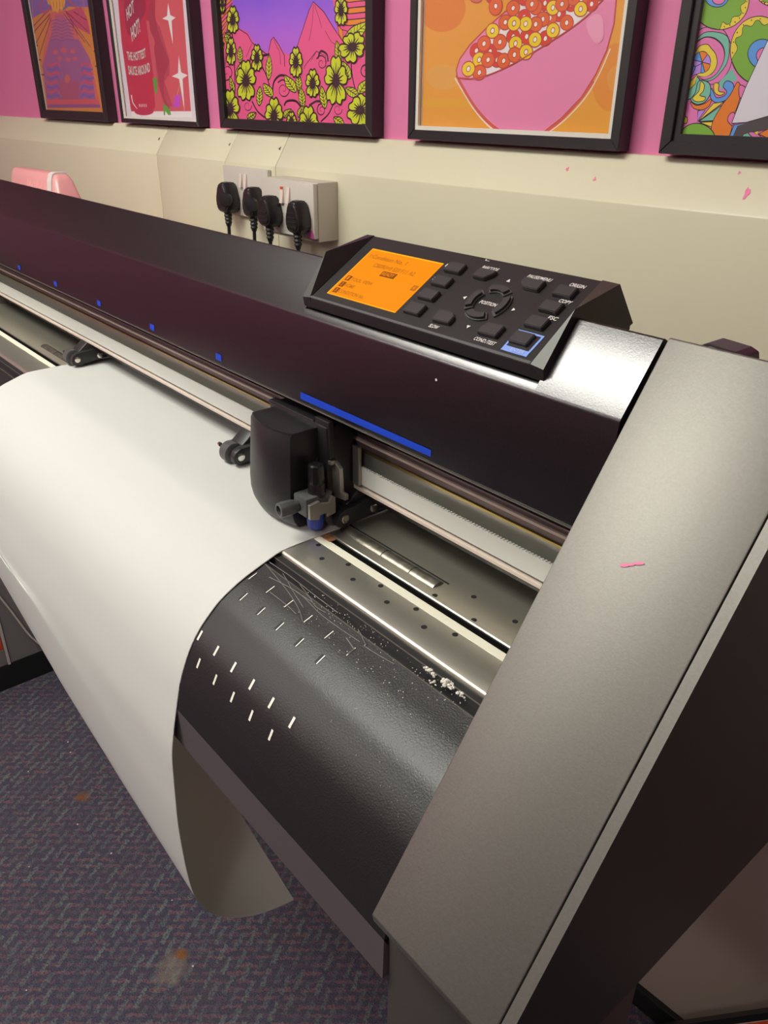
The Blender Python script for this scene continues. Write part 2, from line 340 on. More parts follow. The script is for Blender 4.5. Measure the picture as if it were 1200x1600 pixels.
# artwork of the five prints: fills (P) and strokes (L) in fifths of a millimetre from each print's lower left corner
ART = {
 'F1': ((-2.3, -0.046, -1.985, 0.4), 'd0873a 7a64a8 b06a80 c4506a cf6a62 b5607c 9a6090 7d5a9a 7a2f55 b8506a e0a040 8a5030 c8606a d0506a 6a60b0 a85570 c86a60 cf5a5c 8a5488 d68a40 1c1418', '''P00 0 -1 1 0 0 1575 0 1575 2230 0 2230
P00 1 -1 5 -123 1475 1842 1332 1614 1084 1066 1118 940 1090 473 1114 -72 1041 -102 1184
L00 2 -1 26 159 1454 32 1053
L00 2 -1 23 1514 1356 1432 987
P00 3 -1 5 581 1082 1050 1079 1393 1102 1508 973 1532 816
P00 4 -1 5 551 1083 990 1072 1447 575 1575 75 1 51 51 531
P00 5 -1 5 690 1054 921 1043 1068 833 1103 778 401 812 526 886
P00 6 -1 5 416 812 1206 788 1426 592 1429 90 -25 70 83 530
L10 7 -1 11 543 996 699 1005 836 980 988 994 1149 968
L10 7 -1 11 529 963 685 973 823 948 975 962 1137 938
L10 7 -1 11 515 931 671 941 810 915 963 931 1125 906
L10 7 -1 11 501 898 658 908 797 884 950 899 1112 874
L10 7 -1 11 486 865 644 876 783 851 937 867 1100 842
L10 7 -1 11 473 832 630 844 770 819 924 835 1088 811
L10 7 -1 11 458 799 616 810 757 786 911 803 1075 779
L00 8 -1 13 546 1073 -119 876
L00 8 -1 13 537 1051 -37 768
L00 8 -1 13 557 1028 39 650
L00 8 -1 12 966 1083 1490 850
L00 8 -1 12 986 1061 1492 702
L00 8 -1 12 925 1054 1372 748
L00 8 -1 13 465 1098 -48 954
L00 8 -1 12 1185 1062 1491 963
L00 8 -1 12 1054 1016 1207 828
L10 9 -1 25 397 1222 292 1130 430 1090 608 1145
L10 9 -1 24 1091 1181 1279 1088 1340 960
P00 10 -1 5 515 1280 1060 1245 969 1126 881 1088 832 1112 755 1068 696 1103 630 1090 613 1155 528 1171
L00 11 -1 9 602 1200 578 1125
L00 11 -1 9 689 1194 667 1120
L00 11 -1 9 776 1189 755 1116
L00 11 -1 9 862 1184 841 1111
L00 11 -1 9 947 1179 926 1106
P10 12 -1 6 606 670 576 655 517 649 464 658 447 675 478 690 537 696 590 688
P10 12 -1 5 870 686 836 667 765 660 701 670 682 691 718 710 788 717 851 707
P10 12 -1 5 1073 670 1048 656 997 651 950 658 936 673 962 688 1013 693 1060 686
P10 12 -1 6 687 601 661 588 612 582 567 589 554 604 579 618 629 622 674 616
P10 12 -1 5 924 585 898 570 846 565 798 572 783 588 810 602 863 608 910 600
P10 12 -1 5 1090 593 1068 581 1026 576 987 582 975 596 997 608 1039 612 1078 606
L10 13 -1 23 223 552 342 534 508 554 588 526
L10 13 -1 21 1513 531 1400 518 1269 542 1175 516
L10 14 -1 23 201 503 321 485 487 506 568 478
L10 14 -1 21 1497 486 1383 472 1252 495 1158 470
L10 13 -1 23 179 454 300 436 467 458 548 429
L10 13 -1 21 1482 440 1367 426 1235 450 1141 424
L10 14 -1 23 157 404 278 387 446 409 528 380
L10 14 -1 21 1466 394 1350 380 1219 403 1123 377
L10 13 -1 23 135 354 257 336 426 359 507 331
L10 13 -1 21 1450 348 1334 334 1201 356 1106 330
L10 14 -1 23 112 304 235 286 405 310 487 282
L10 14 -1 21 1434 302 1317 287 1184 310 1088 282
L10 13 -1 23 90 252 213 236 384 260 466 232
L10 13 -1 21 1417 256 1300 240 1167 262 1070 234
L10 14 -1 23 67 201 191 185 362 210 445 182
L10 14 -1 22 1402 209 1283 192 1149 214 1052 186
L10 13 -1 24 44 150 169 134 341 160 424 132
L10 13 -1 22 1385 161 1266 144 1132 166 1034 138
P00 15 -1 6 458 362 1059 359 957 164 515 161
P10 16 -1 6 821 383 786 351 725 338 675 352 665 384 701 416 762 430 811 416
P00 17 -1 6 61 151 1525 170 1536 119 21 98
P00 18 -1 6 19 92 1534 114 1537 82 3 58
L00 19 -1 44 56 507 -2 45
L00 19 -1 35 1474 574 1550 80
P00 0 -1 6 -203 48 1685 80 1656 -8 -247 -47
L00 20 -1 14 -89 903 24 897
L00 20 -1 14 -68 764 45 758
L00 20 -1 14 -44 604 70 600
L00 20 -1 14 -19 436 95 433
L00 20 -1 12 1567 815 1644 808
L00 20 -1 12 1552 658 1630 652
L00 20 -1 12 1538 509 1617 504'''),
 'F2': ((-1.872, -0.046, -1.566, 0.4), 'd9d2dc cf5a62 c0304a a02c48 b8485a a83a4c c85a6a f4ecf0 58a03a c050c8 d0a070 f0d8dc efd0d4 e8e2ea b83050', '''P00 0 -1 1 0 0 1530 0 1530 2230 0 2230
P00 1 -1 4 346 2204 1427 2052 1435 1290 1391 76 127 48
P00 2 -1 4 213 1924 664 1954 1064 1823 963 1240 864 903 707 901 739 548 686 241 679 109 581 46 410 20 195 28 124 80 102 721
P10 3 -1 4 312 1194 645 1172 715 1021 599 915 334 782 240 864
P00 4 -1 4 864 903 948 826 1073 541 1043 408 923 350 1043 114 868 112 756 390
P10 5 -1 4 910 1155 876 930 928 742 1006 618 1054 513 932 390 891 212 976 104 912 112 819 282 816 410 780 624 810 718 707 901
P00 6 -1 4 684 898 738 895 764 605 790 390 712 391
P00 7 -1 4 1150 1028 1172 922 1264 898 1186 876 1167 675 1121 880 1010 901 1109 920
P00 7 -1 4 1256 570 1275 426 1393 400 1288 369 1269 73 1222 369 1082 393 1212 420
P00 8 -1 4 687 382 787 380 747 241 706 232 692 311
P00 8 -1 4 854 147 973 93 994 38 938 32 881 72 867 31 840 30
P00 9 -1 4 1109 223 1225 224 1181 111 1042 109
L00 10 -1 9 1152 223 1222 311
L11 11 -1 26 180 218 191 145 282 78
L00 12 -1 14 332 130 332 102
L00 12 -1 14 371 131 370 103
L00 12 -1 14 409 132 408 104
L00 12 -1 14 446 132 446 104
L00 12 -1 14 484 132 484 104
P00 13 -1 5 129 54 1412 78 1402 22 112 -6
P10 14 -1 5 631 62 598 43 518 28 410 20 303 23 227 36 203 55 238 74 321 90 430 96 535 93 608 80
P00 8 -1 4 854 147 973 93 994 38 938 32 881 72 867 31 840 30'''),
 'F3': ((-1.462, -0.043, -1.046, 0.42), 'e65a8c SKY 1c1418 ee8a2a c3cf22', '''P00 0 -1 1 0 0 2080 0 2080 2315 0 2315
P00 1 -1 4 263 1904 1645 1710 1603 888 1659 672 1345 510 1151 552 997 527 946 541 778 562 733 533 690 548 539 585 419 714 263 754 190 904
P00 0 -1 5 -68 1020 215 1003 136 862 71 738 -76 578
P00 0 -1 4 1604 927 2016 900 2016 614 1729 584 1653 766
L10 0 -1 23 -88 970 65 1024 250 1089
L10 2 -1 6 -89 961 64 1014 249 1080
L10 3 -1 23 -93 937 60 990 245 1056
L10 2 -1 6 -95 928 59 981 244 1048
L10 0 -1 23 -99 902 55 956 241 1024
L10 2 -1 7 -101 893 54 948 240 1015
L10 3 -1 23 -105 868 50 923 236 990
L10 2 -1 7 -106 859 49 914 235 982
L10 0 -1 23 -110 833 45 889 219 958
L10 2 -1 7 -111 824 44 880 217 950
L10 3 -1 23 -116 798 40 855 200 926
L10 2 -1 7 -117 789 39 846 199 917
L10 0 -1 23 -121 764 35 820 182 893
L10 2 -1 7 -122 754 33 812 180 884
L10 3 -1 23 -127 728 30 786 162 860
L10 2 -1 7 -129 719 29 777 161 852
L10 0 -1 23 -132 693 24 752 143 827
L10 2 -1 7 -134 683 23 742 142 818
L10 3 -1 24 -139 658 20 717 124 794
L10 2 -1 7 -140 648 18 708 123 784
L10 0 -1 24 -144 622 14 682 105 760
L10 2 -1 7 -146 612 12 672 104 751
L10 3 -1 24 -150 586 9 646 86 726
L10 2 -1 7 -151 576 8 638 85 717
L10 0 -1 24 -156 550 3 612 66 692
L10 2 -1 7 -157 540 2 602 65 682
L10 3 -1 24 -161 513 -2 576 47 658
L10 2 -1 7 -163 504 -3 566 45 648
P00 3 2 5 1657 922 1796 899 2016 897 2016 863 1796 862 1674 888
P00 0 2 5 1656 882 1796 861 2016 860 2016 826 1795 824 1673 849
P00 3 2 5 1655 844 1795 822 2016 822 2016 788 1794 785 1672 809
P00 0 2 5 1654 804 1794 784 2016 784 2016 749 1794 746 1671 769
P00 3 2 5 1653 764 1794 744 2016 746 2016 711 1793 707 1670 730
P00 0 2 5 1652 725 1793 705 2016 707 2016 672 1793 667 1669 690
P00 3 2 5 1661 716 1722 674 1721 604 1677 650
P00 0 2 7 1068 -73 1110 554 1199 684 1304 834 1360 890 1491 814 1597 709 1729 594 1725 -52
L10 2 -1 4 1360 882 1342 750 1292 618
L10 2 -1 4 1372 871 1433 767 1459 704
L10 2 -1 4 1504 682 1575 608 1648 576
P00 0 2 8 639 -87 716 546 764 640 802 664 867 609 945 524 951 -76
L10 2 -1 5 807 644 845 588 883 542 886 454
P00 0 2 8 -105 -111 96 749 263 754 417 696 477 632 689 536 731 524 674 -86
L10 2 -1 5 333 579 275 487
L10 2 -1 5 476 621 373 520
P00 0 2 7 1152 -70 1223 438 1385 541 1498 507 1534 -58
L10 2 -1 4 1385 541 1304 468
P00 0 -1 5 -147 446 460 483 1182 416 2016 446 2016 -42 -237 -115
L10 2 -1 15 175 711 183 512 160 248
L10 2 -1 14 532 517 673 366 743 179
L10 2 -1 14 1101 406 1112 272 1165 137
L10 2 -1 12 1816 480 1832 356 1876 252 1963 169
L10 2 -1 13 1580 143 1520 76 1420 18
L10 2 -1 15 424 164 507 80 638 23
L10 2 -1 12 1647 555 1717 440 1787 336
L10 2 -1 19 747 226 777 318 868 369 973 363
L10 2 -1 19 913 134 959 170 1085 171 1164 115
L10 2 -1 18 1267 139 1368 173 1446 163 1483 119
L10 2 -1 17 1533 464 1517 517 1442 540 1402 488
L10 2 -1 16 1718 482 1754 512 1817 530
L10 2 -1 19 426 484 465 530 555 522 733 535
L10 2 -1 21 -76 578 3 612 33 646
L11 2 -1 15 -29 481 -81 429 -72 372 -13 339 61 342 115 372 127 412 100 442 53 451 12 438 -6 415 3 395 26 388 46 392 53 401
L11 2 -1 12 835 315 905 336 970 320 1002 281 990 238 946 210 892 209 856 231 851 263 875 288 909 296 938 287 948 269 939 253 922 246 908 249 904 256
L11 2 -1 11 1382 486 1427 507 1474 502 1504 477 1504 446 1480 424 1446 420 1420 432 1412 451 1422 468 1440 474 1456 470 1463 461 1460 454
L11 2 -1 13 1994 436 1955 424 1936 396 1945 369 1971 354 2000 355 2019 369 2020 388 2007 400 1991 402 1980 396 1979 388
L11 2 -1 12 1440 158 1399 146 1378 117 1384 89 1412 72 1445 74 1468 90 1472 111 1459 127 1437 131 1419 124 1412 111 1417 101 1427 98 1436 100
L11 2 -1 9 419 128 395 98 354 86 317 94 301 115 309 136 332 149 356 148 370 139 370 127 360 120
L11 2 -1 7 1704 117 1686 90 1652 78 1621 85 1605 105 1610 126 1629 138 1651 138 1664 129 1665 117 1656 109 1646 108
P10 4 2 10 142 211 160 254 151 302 117 348 91 370 81 344 78 294 99 247
L00 2 -1 9 142 211 93 362
L00 2 -1 7 134 235 157 264
L00 2 -1 7 134 235 96 257
L00 2 -1 7 126 261 149 289
L00 2 -1 7 126 261 88 283
L00 2 -1 7 118 286 140 315
L00 2 -1 7 118 286 79 308
L00 2 -1 7 110 312 132 341
L00 2 -1 7 110 312 71 334
P10 4 2 10 273 475 312 507 322 546 304 584 285 604 262 585 237 546 241 508
L00 2 -1 8 273 475 284 597
L00 2 -1 7 275 494 312 515
L00 2 -1 7 275 494 242 516
L00 2 -1 7 277 516 314 536
L00 2 -1 7 277 516 243 536
L00 2 -1 7 279 536 316 556
L00 2 -1 7 279 536 245 558
L00 2 -1 7 281 558 318 577
L00 2 -1 7 281 558 247 578
P10 4 2 10 220 333 294 364 332 406 327 454 310 480 265 463 206 423 189 377
L00 2 -1 8 220 333 305 473
L00 2 -1 7 233 356 300 372
L00 2 -1 7 233 356 195 386
L00 2 -1 7 248 380 314 396
L00 2 -1 7 248 380 210 410
L00 2 -1 7 262 403 329 420
L00 2 -1 7 262 403 224 434
L00 2 -1 7 277 427 343 444
L00 2 -1 7 277 427 239 458
P10 4 2 9 703 336 746 384 760 442 746 500 727 530 703 502 673 445 672 386
L00 2 -1 8 703 336 726 520
L00 2 -1 6 706 366 747 396
L00 2 -1 6 706 366 674 397
L00 2 -1 6 710 397 751 427
L00 2 -1 6 710 397 678 429
L00 2 -1 6 715 429 755 459
L00 2 -1 6 715 429 682 460
L00 2 -1 6 718 460 759 490
L00 2 -1 6 718 460 686 492
P10 4 2 10 535 129 583 168 598 214 583 261 564 284 535 262 503 216 502 169
L00 2 -1 8 535 129 562 276
L00 2 -1 7 539 153 584 177
L00 2 -1 7 539 153 504 178
L00 2 -1 7 544 178 589 202
L00 2 -1 7 544 178 508 204
L00 2 -1 7 549 204 593 228
L00 2 -1 7 549 204 513 229
L00 2 -1 7 554 228 597 252
L00 2 -1 7 554 228 517 254
P10 4 2 10 745 202 758 244 730 278 667 300 622 308 614 283 624 242 670 213
L00 2 -1 8 745 202 628 302
L00 2 -1 6 727 218 751 250
L00 2 -1 6 727 218 663 220
L00 2 -1 6 707 235 731 267
L00 2 -1 6 707 235 643 237
L00 2 -1 6 687 252 711 284
L00 2 -1 6 687 252 623 254
L00 2 -1 6 667 270 691 301
L00 2 -1 6 667 270 603 271
P10 4 2 9 1090 239 1099 288 1064 329 992 358 942 369 937 340 953 291 1007 255
L00 2 -1 8 1090 239 950 362
L00 2 -1 6 1068 258 1090 295
L00 2 -1 6 1068 258 998 263
L00 2 -1 6 1043 280 1067 316
L00 2 -1 6 1043 280 973 284
L00 2 -1 6 1020 300 1043 337
L00 2 -1 6 1020 300 949 306
L00 2 -1 6 996 322 1019 358
L00 2 -1 6 996 322 925 326
P10 4 2 9 1141 250 1173 286 1175 325 1152 364 1130 384 1111 363 1094 322 1104 282
L00 2 -1 7 1141 250 1130 378
L00 2 -1 6 1140 270 1172 294
L00 2 -1 6 1140 270 1103 290
L00 2 -1 6 1138 292 1170 315
L00 2 -1 6 1138 292 1101 312
L00 2 -1 6 1136 314 1168 337
L00 2 -1 6 1136 314 1100 334
L00 2 -1 6 1134 335 1167 358
L00 2 -1 6 1134 335 1098 356
P10 4 2 9 1185 126 1217 166 1218 210 1189 252 1163 273 1144 250 1128 204 1142 160
L00 2 -1 8 1185 126 1164 266
L00 2 -1 6 1182 148 1216 175
L00 2 -1 6 1182 148 1140 170
L00 2 -1 6 1178 172 1212 198
L00 2 -1 6 1178 172 1137 193
L00 2 -1 6 1175 196 1209 222
L00 2 -1 6 1175 196 1133 217
L00 2 -1 6 1171 220 1205 246
L00 2 -1 6 1171 220 1130 241
P10 4 2 9 1483 119 1510 165 1503 214 1470 262 1442 284 1425 257 1416 206 1435 157
L00 2 -1 7 1483 119 1443 276
L00 2 -1 6 1476 144 1507 174
L00 2 -1 6 1476 144 1433 167
L00 2 -1 6 1470 171 1500 201
L00 2 -1 6 1470 171 1426 194
L00 2 -1 6 1463 198 1493 228
L00 2 -1 6 1463 198 1420 220
L00 2 -1 6 1456 224 1486 254
L00 2 -1 6 1456 224 1412 247
P10 4 2 8 1681 441 1707 484 1704 534 1674 582 1648 606 1632 580 1622 530 1637 480
L00 2 -1 7 1681 441 1651 598
L00 2 -1 5 1676 466 1705 494
L00 2 -1 6 1676 466 1635 490
L00 2 -1 5 1671 493 1701 521
L00 2 -1 6 1671 493 1631 518
L00 2 -1 5 1665 520 1695 548
L00 2 -1 5 1665 520 1625 544
L00 2 -1 5 1660 546 1690 574
L00 2 -1 5 1660 546 1620 572
P10 4 2 10 136 690 147 711 132 724 95 724 69 721 62 708 65 690 91 683
L00 2 -1 8 136 690 72 720
L00 2 -1 7 126 694 143 713
L00 2 -1 7 126 694 88 685
L00 2 -1 7 115 699 132 718
L00 2 -1 7 115 699 76 690
L00 2 -1 7 104 704 121 724
L00 2 -1 7 104 704 65 696
L00 2 -1 7 93 710 110 728
L00 2 -1 7 93 710 54 700
P10 4 2 10 162 618 180 652 160 683 107 706 68 715 57 695 60 660 96 633
L00 2 -1 8 162 618 72 710
L00 2 -1 7 148 633 174 658
L00 2 -1 7 148 633 91 638
L00 2 -1 7 132 648 159 674
L00 2 -1 7 132 648 75 655
L00 2 -1 7 118 664 144 690
L00 2 -1 7 118 664 60 670
L00 2 -1 7 102 680 129 705
L00 2 -1 7 102 680 44 686
P10 4 2 8 1805 336 1822 376 1804 415 1754 448 1717 461 1707 437 1710 394 1744 358
L00 2 -1 7 1805 336 1722 455
L00 2 -1 5 1792 354 1817 383
L00 2 -1 5 1792 354 1738 366
L00 2 -1 5 1777 375 1803 404
L00 2 -1 5 1777 375 1724 386
L00 2 -1 5 1764 396 1788 424
L00 2 -1 6 1764 396 1710 406
L00 2 -1 5 1749 415 1774 445
L00 2 -1 6 1749 415 1695 427
P10 4 2 8 1750 273 1769 234 1818 209 1887 202 1928 206 1916 228 1878 262 1820 278
L00 2 -1 7 1750 273 1919 209
L00 2 -1 5 1777 263 1780 229
L00 2 -1 5 1777 263 1830 274
L00 2 -1 5 1806 252 1809 218
L00 2 -1 5 1806 252 1859 263
L00 2 -1 5 1835 240 1838 207
L00 2 -1 5 1835 240 1888 252
L00 2 -1 5 1864 229 1867 196
L00 2 -1 5 1864 229 1916 241
P10 4 2 8 1738 593 1852 598 1945 630 2005 685 2024 720 1959 718 1851 698 1772 655
L00 2 -1 6 1738 593 2010 714
L00 2 -1 5 1783 613 1869 605
L00 2 -1 5 1783 613 1789 662
L00 2 -1 5 1820 630 1906 622
L00 2 -1 5 1820 630 1827 678
L00 2 -1 5 1858 646 1943 638
L00 2 -1 5 1858 646 1864 695
L00 2 -1 5 1895 663 1979 655
L00 2 -1 5 1895 663 1901 711
L00 2 -1 5 1932 680 2016 671
L00 2 -1 5 1932 680 1937 728
P10 4 2 10 335 16 395 10 444 22 474 49 483 68 447 71 390 67 350 48
L00 2 -1 9 335 16 475 65
L00 2 -1 7 357 24 404 13
L00 2 -1 7 357 24 359 51
L00 2 -1 7 390 35 436 24
L00 2 -1 7 390 35 391 62
L00 2 -1 7 422 46 467 36
L00 2 -1 7 422 46 423 73
P10 4 2 9 906 40 967 41 1006 58 1020 87 1018 107 982 106 929 96 902 73
L00 2 -1 8 906 40 1012 103
L00 2 -1 6 923 50 973 45
L00 2 -1 6 923 50 909 77
L00 2 -1 6 948 65 997 60
L00 2 -1 6 948 65 933 91
L00 2 -1 6 971 79 1021 74
L00 2 -1 6 971 79 958 106
P10 4 2 9 1596 55 1605 23 1640 3 1693 0 1726 3 1721 23 1695 50 1652 61
L00 2 -1 7 1596 55 1719 6
L00 2 -1 6 1615 47 1613 20
L00 2 -1 6 1615 47 1660 58
L00 2 -1 6 1644 36 1641 8
L00 2 -1 6 1644 36 1688 47
L00 2 -1 6 1672 25 1669 -3
L00 2 -1 6 1672 25 1716 36
P10 4 2 8 1910 231 1975 242 2012 270 2021 306 2016 330 1978 323 1924 302 1899 270
L00 2 -1 7 1910 231 2010 324
L00 2 -1 5 1926 246 1980 248
L00 2 -1 5 1926 246 1906 276
L00 2 -1 5 1949 268 2003 270
L00 2 -1 5 1949 268 1929 298
L00 2 -1 5 1972 289 2026 291
L00 2 -1 5 1972 289 1952 318
P10 4 2 9 1118 45 1168 62 1193 89 1194 120 1186 138 1157 128 1118 104 1103 75
L00 2 -1 8 1118 45 1182 134
L00 2 -1 6 1128 59 1171 68
L00 2 -1 6 1128 59 1107 80
L00 2 -1 6 1140 74 1182 83
L00 2 -1 6 1140 74 1118 95
L00 2 -1 6 1150 89 1193 98
L00 2 -1 6 1150 89 1130 110
L00 2 -1 6 1161 104 1204 113
L00 2 -1 6 1161 104 1140 125
P10 4 2 15 208 832 177 863 170 901 195 924 220 914 244 923 263 897 247 860
L01 2 -1 24 202 827 194 880
L01 2 -1 24 207 827 216 895
L01 2 -1 24 212 827 234 879
P10 4 2 14 220 823 234 862 263 883 290 871 289 845 304 827 288 799 252 798
L01 2 -1 24 213 826 252 853
L01 2 -1 24 215 822 272 840
L01 2 -1 24 216 817 262 816
P10 4 2 15 212 807 256 796 282 768 272 736 245 732 227 713 195 725 191 764
L01 2 -1 24 214 813 250 773
L01 2 -1 25 210 811 237 750
L01 2 -1 24 205 808 212 755
P10 4 2 15 198 807 207 764 192 726 159 716 143 736 118 739 115 774 150 800
L01 2 -1 24 204 808 183 756
L01 2 -1 25 201 812 156 753
L01 2 -1 24 196 814 151 778
P10 4 2 15 194 824 155 803 120 806 111 834 131 853 134 878 166 888 191 864
L01 2 -1 25 196 818 151 822
L01 2 -1 24 199 822 146 846
L01 2 -1 24 201 826 171 857
P10 2 -1 5 236 817 225 799 202 793 182 802 176 820 187 838 210 844 230 836
P10 4 2 15 145 586 120 618 115 656 137 681 157 672 179 682 195 655 180 616
L01 2 -1 25 141 581 135 636
L01 2 -1 25 145 581 154 652
L01 2 -1 25 149 581 170 635
P10 4 2 15 155 577 169 618 194 640 216 628 215 602 228 584 213 554 182 553
L01 2 -1 25 150 580 183 609
L01 2 -1 25 151 576 201 596
L01 2 -1 25 152 570 191 572
P10 4 2 15 148 560 186 550 207 522 199 489 174 484 159 462 131 474 129 516
L01 2 -1 25 151 567 180 526
L01 2 -1 25 146 564 169 502
L01 2 -1 25 142 562 147 506
P10 4 2 15 136 561 143 516 129 475 101 464 88 485 65 488 64 523 95 552
L01 2 -1 25 142 562 122 507
L01 2 -1 25 139 564 99 503
L01 2 -1 25 135 567 95 528
P10 4 2 15 133 578 100 555 69 557 62 586 80 606 83 631 111 643 131 620
L01 2 -1 25 134 571 96 574
L01 2 -1 25 137 576 92 599
L01 2 -1 25 140 580 114 611
P10 2 -1 5 170 572 160 553 140 546 122 554 118 573 128 592 147 599 164 590
P10 4 2 15 71 691 71 691 71 691 71 692 71 691 71 692 71 691 71 691
L01 2 -1 25 71 691 71 691
L01 2 -1 25 71 691 71 691
L01 2 -1 25 71 691 71 691
P10 4 2 15 71 691 71 691 71 691 71 691 71 691 71 691 71 691 71 691
L01 2 -1 25 71 691 71 691
L01 2 -1 25 71 691 71 691
L01 2 -1 25 71 691 71 691
P10 4 2 15 71 691 71 691 71 691 71 691 71 691 71 691 71 691 71 691
L01 2 -1 25 71 691 71 691
L01 2 -1 25 71 691 71 691
L01 2 -1 25 71 691 71 691
P10 4 2 15 71 691 71 691 71 691 71 691 71 691 71 691 71 691 71 691
L01 2 -1 25 71 691 71 691
L01 2 -1 25 71 691 71 691
L01 2 -1 25 71 691 71 691
P10 4 2 15 71 691 71 691 71 691 71 691 71 691 71 691 71 691 71 691
L01 2 -1 25 71 691 71 691
L01 2 -1 25 71 691 71 691
L01 2 -1 25 71 691 71 691
P10 2 -1 5 71 691 71 691 71 691 71 691 71 691 71 691 71 691 71 691
P10 4 2 15 357 352 307 399 296 457 334 494 373 480 411 496 442 456 417 398
L01 2 -1 25 348 346 333 427
L01 2 -1 25 356 346 369 451
L01 2 -1 25 364 346 398 426
P10 4 2 15 375 339 399 399 446 432 488 416 488 378 513 354 487 310 429 307
L01 2 -1 25 366 344 426 388
L01 2 -1 25 368 337 462 369
L01 2 -1 25 371 330 444 333
P10 4 2 15 363 315 434 299 476 257 464 208 421 201 395 170 343 188 333 249
L01 2 -1 25 368 324 426 264
L01 2 -1 25 361 320 407 228
L01 2 -1 25 353 317 366 234
P10 4 2 15 342 315 355 249 332 189 279 170 255 200 213 202 210 255 265 300
L01 2 -1 25 353 317 318 234
L01 2 -1 25 345 320 275 227
L01 2 -1 25 339 324 264 264
P10 4 2 15 335 340 272 307 214 310 199 351 230 381 233 417 285 434 325 400
L01 2 -1 25 337 330 263 334
L01 2 -1 25 342 337 254 371
L01 2 -1 25 345 344 295 389
P10 2 -1 5 403 332 386 304 350 292 316 304 305 332 323 360 360 372 393 360
P10 4 2 14 548 523 519 554 513 590 534 614 557 604 580 614 598 589 584 552
L01 2 -1 24 544 520 535 571
L01 2 -1 24 548 519 555 586
L01 2 -1 24 553 519 572 570
P10 4 2 14 559 515 572 554 598 576 623 564 623 539 637 522 623 494 589 492
L01 2 -1 24 554 518 588 546
L01 2 -1 24 555 514 607 534
L01 2 -1 24 556 509 598 510
P10 4 2 14 552 499 594 490 618 463 609 432 584 427 569 407 538 419 534 458
L01 2 -1 24 554 506 588 468
L01 2 -1 24 550 504 577 445
L01 2 -1 24 546 501 554 449
P10 4 2 15 539 500 549 458 536 420 505 409 491 429 467 431 464 465 496 492
L01 2 -1 24 546 501 527 449
L01 2 -1 24 542 504 503 446
L01 2 -1 24 538 506 496 469
P10 4 2 14 536 516 500 494 467 496 459 523 477 542 479 566 509 578 532 555
L01 2 -1 24 537 509 496 512
L01 2 -1 24 539 514 491 536
L01 2 -1 24 542 518 514 548
P10 2 -1 5 575 510 565 492 544 485 525 494 519 512 529 529 550 536 568 528
P10 4 2 13 1112 480 1080 513 1072 553 1094 578 1118 569 1140 580 1160 552 1147 512
L01 2 -1 22 1107 475 1097 532
L01 2 -1 22 1111 475 1117 548
L01 2 -1 22 1116 475 1134 531
P10 4 2 13 1123 472 1135 514 1161 537 1187 525 1187 498 1202 479 1189 448 1155 447
L01 2 -1 22 1118 474 1151 504
L01 2 -1 22 1119 470 1172 492
L01 2 -1 22 1120 465 1163 466
P10 4 2 13 1117 454 1159 444 1185 415 1178 381 1152 376 1137 354 1106 366 1100 408
L01 2 -1 22 1119 461 1154 420
L01 2 -1 22 1114 458 1144 394
L01 2 -1 22 1110 456 1120 399
P10 4 2 14 1104 454 1114 408 1103 368 1072 356 1057 377 1032 380 1028 416 1060 446
L01 2 -1 22 1110 456 1092 400
L01 2 -1 22 1106 458 1068 395
L01 2 -1 23 1102 461 1061 420
P10 4 2 13 1100 472 1063 448 1030 450 1020 480 1038 501 1040 527 1069 540 1093 515
L01 2 -1 22 1101 465 1058 468
L01 2 -1 22 1103 470 1052 494
L01 2 -1 22 1106 475 1076 506
P10 2 -1 4 1140 466 1130 446 1109 439 1090 448 1082 467 1092 486 1112 494 1132 485
P10 4 2 13 1332 321 1299 351 1289 388 1312 412 1336 403 1360 414 1381 388 1368 350
L01 2 -1 22 1327 316 1314 369
L01 2 -1 22 1332 316 1335 384
L01 2 -1 22 1337 316 1354 368
P10 4 2 13 1344 312 1355 352 1382 374 1409 364 1410 338 1426 321 1413 292 1378 290
L01 2 -1 22 1338 315 1372 344
L01 2 -1 22 1340 311 1394 332
L01 2 -1 22 1342 306 1385 308
P10 4 2 13 1338 297 1382 288 1410 261 1403 229 1377 224 1362 204 1329 214 1320 253
L01 2 -1 22 1340 303 1377 264
L01 2 -1 22 1335 300 1368 241
L01 2 -1 22 1331 298 1342 245
P10 4 2 14 1324 297 1336 253 1325 215 1294 204 1277 223 1251 225 1246 260 1278 288
L01 2 -1 22 1331 298 1314 245
L01 2 -1 22 1326 300 1288 240
L01 2 -1 22 1322 303 1280 264
P10 4 2 13 1320 313 1282 290 1248 292 1237 319 1254 339 1256 364 1286 376 1312 353
L01 2 -1 22 1322 306 1276 308
L01 2 -1 22 1323 311 1270 333
L01 2 -1 22 1325 315 1293 344
P10 2 -1 4 1361 308 1352 289 1330 282 1310 289 1301 308 1312 326 1332 334 1353 326
P10 4 2 12 1636 347 1589 398 1574 461 1605 501 1640 486 1672 503 1703 460 1685 397
L01 2 -1 21 1628 340 1608 428
L01 2 -1 21 1636 340 1639 454
L01 2 -1 21 1644 340 1668 427
P10 4 2 12 1654 334 1672 396 1714 430 1754 415 1756 377 1780 350 1760 306 1706 301
L01 2 -1 21 1645 339 1698 386
L01 2 -1 21 1648 332 1732 366
L01 2 -1 21 1651 324 1719 327
P10 4 2 13 1645 308 1711 289 1753 243 1746 192 1708 185 1688 151 1640 172 1625 237
L01 2 -1 21 1648 318 1708 253
L01 2 -1 21 1642 313 1694 213
L01 2 -1 21 1635 310 1654 220
P10 4 2 13 1624 308 1641 237 1624 173 1577 151 1553 183 1516 185 1510 241 1557 289
L01 2 -1 21 1635 310 1611 220
L01 2 -1 21 1628 313 1570 212
L01 2 -1 21 1622 318 1557 253
P10 4 2 13 1616 334 1562 301 1508 306 1490 348 1515 378 1515 416 1561 434 1602 396
L01 2 -1 21 1620 324 1551 328
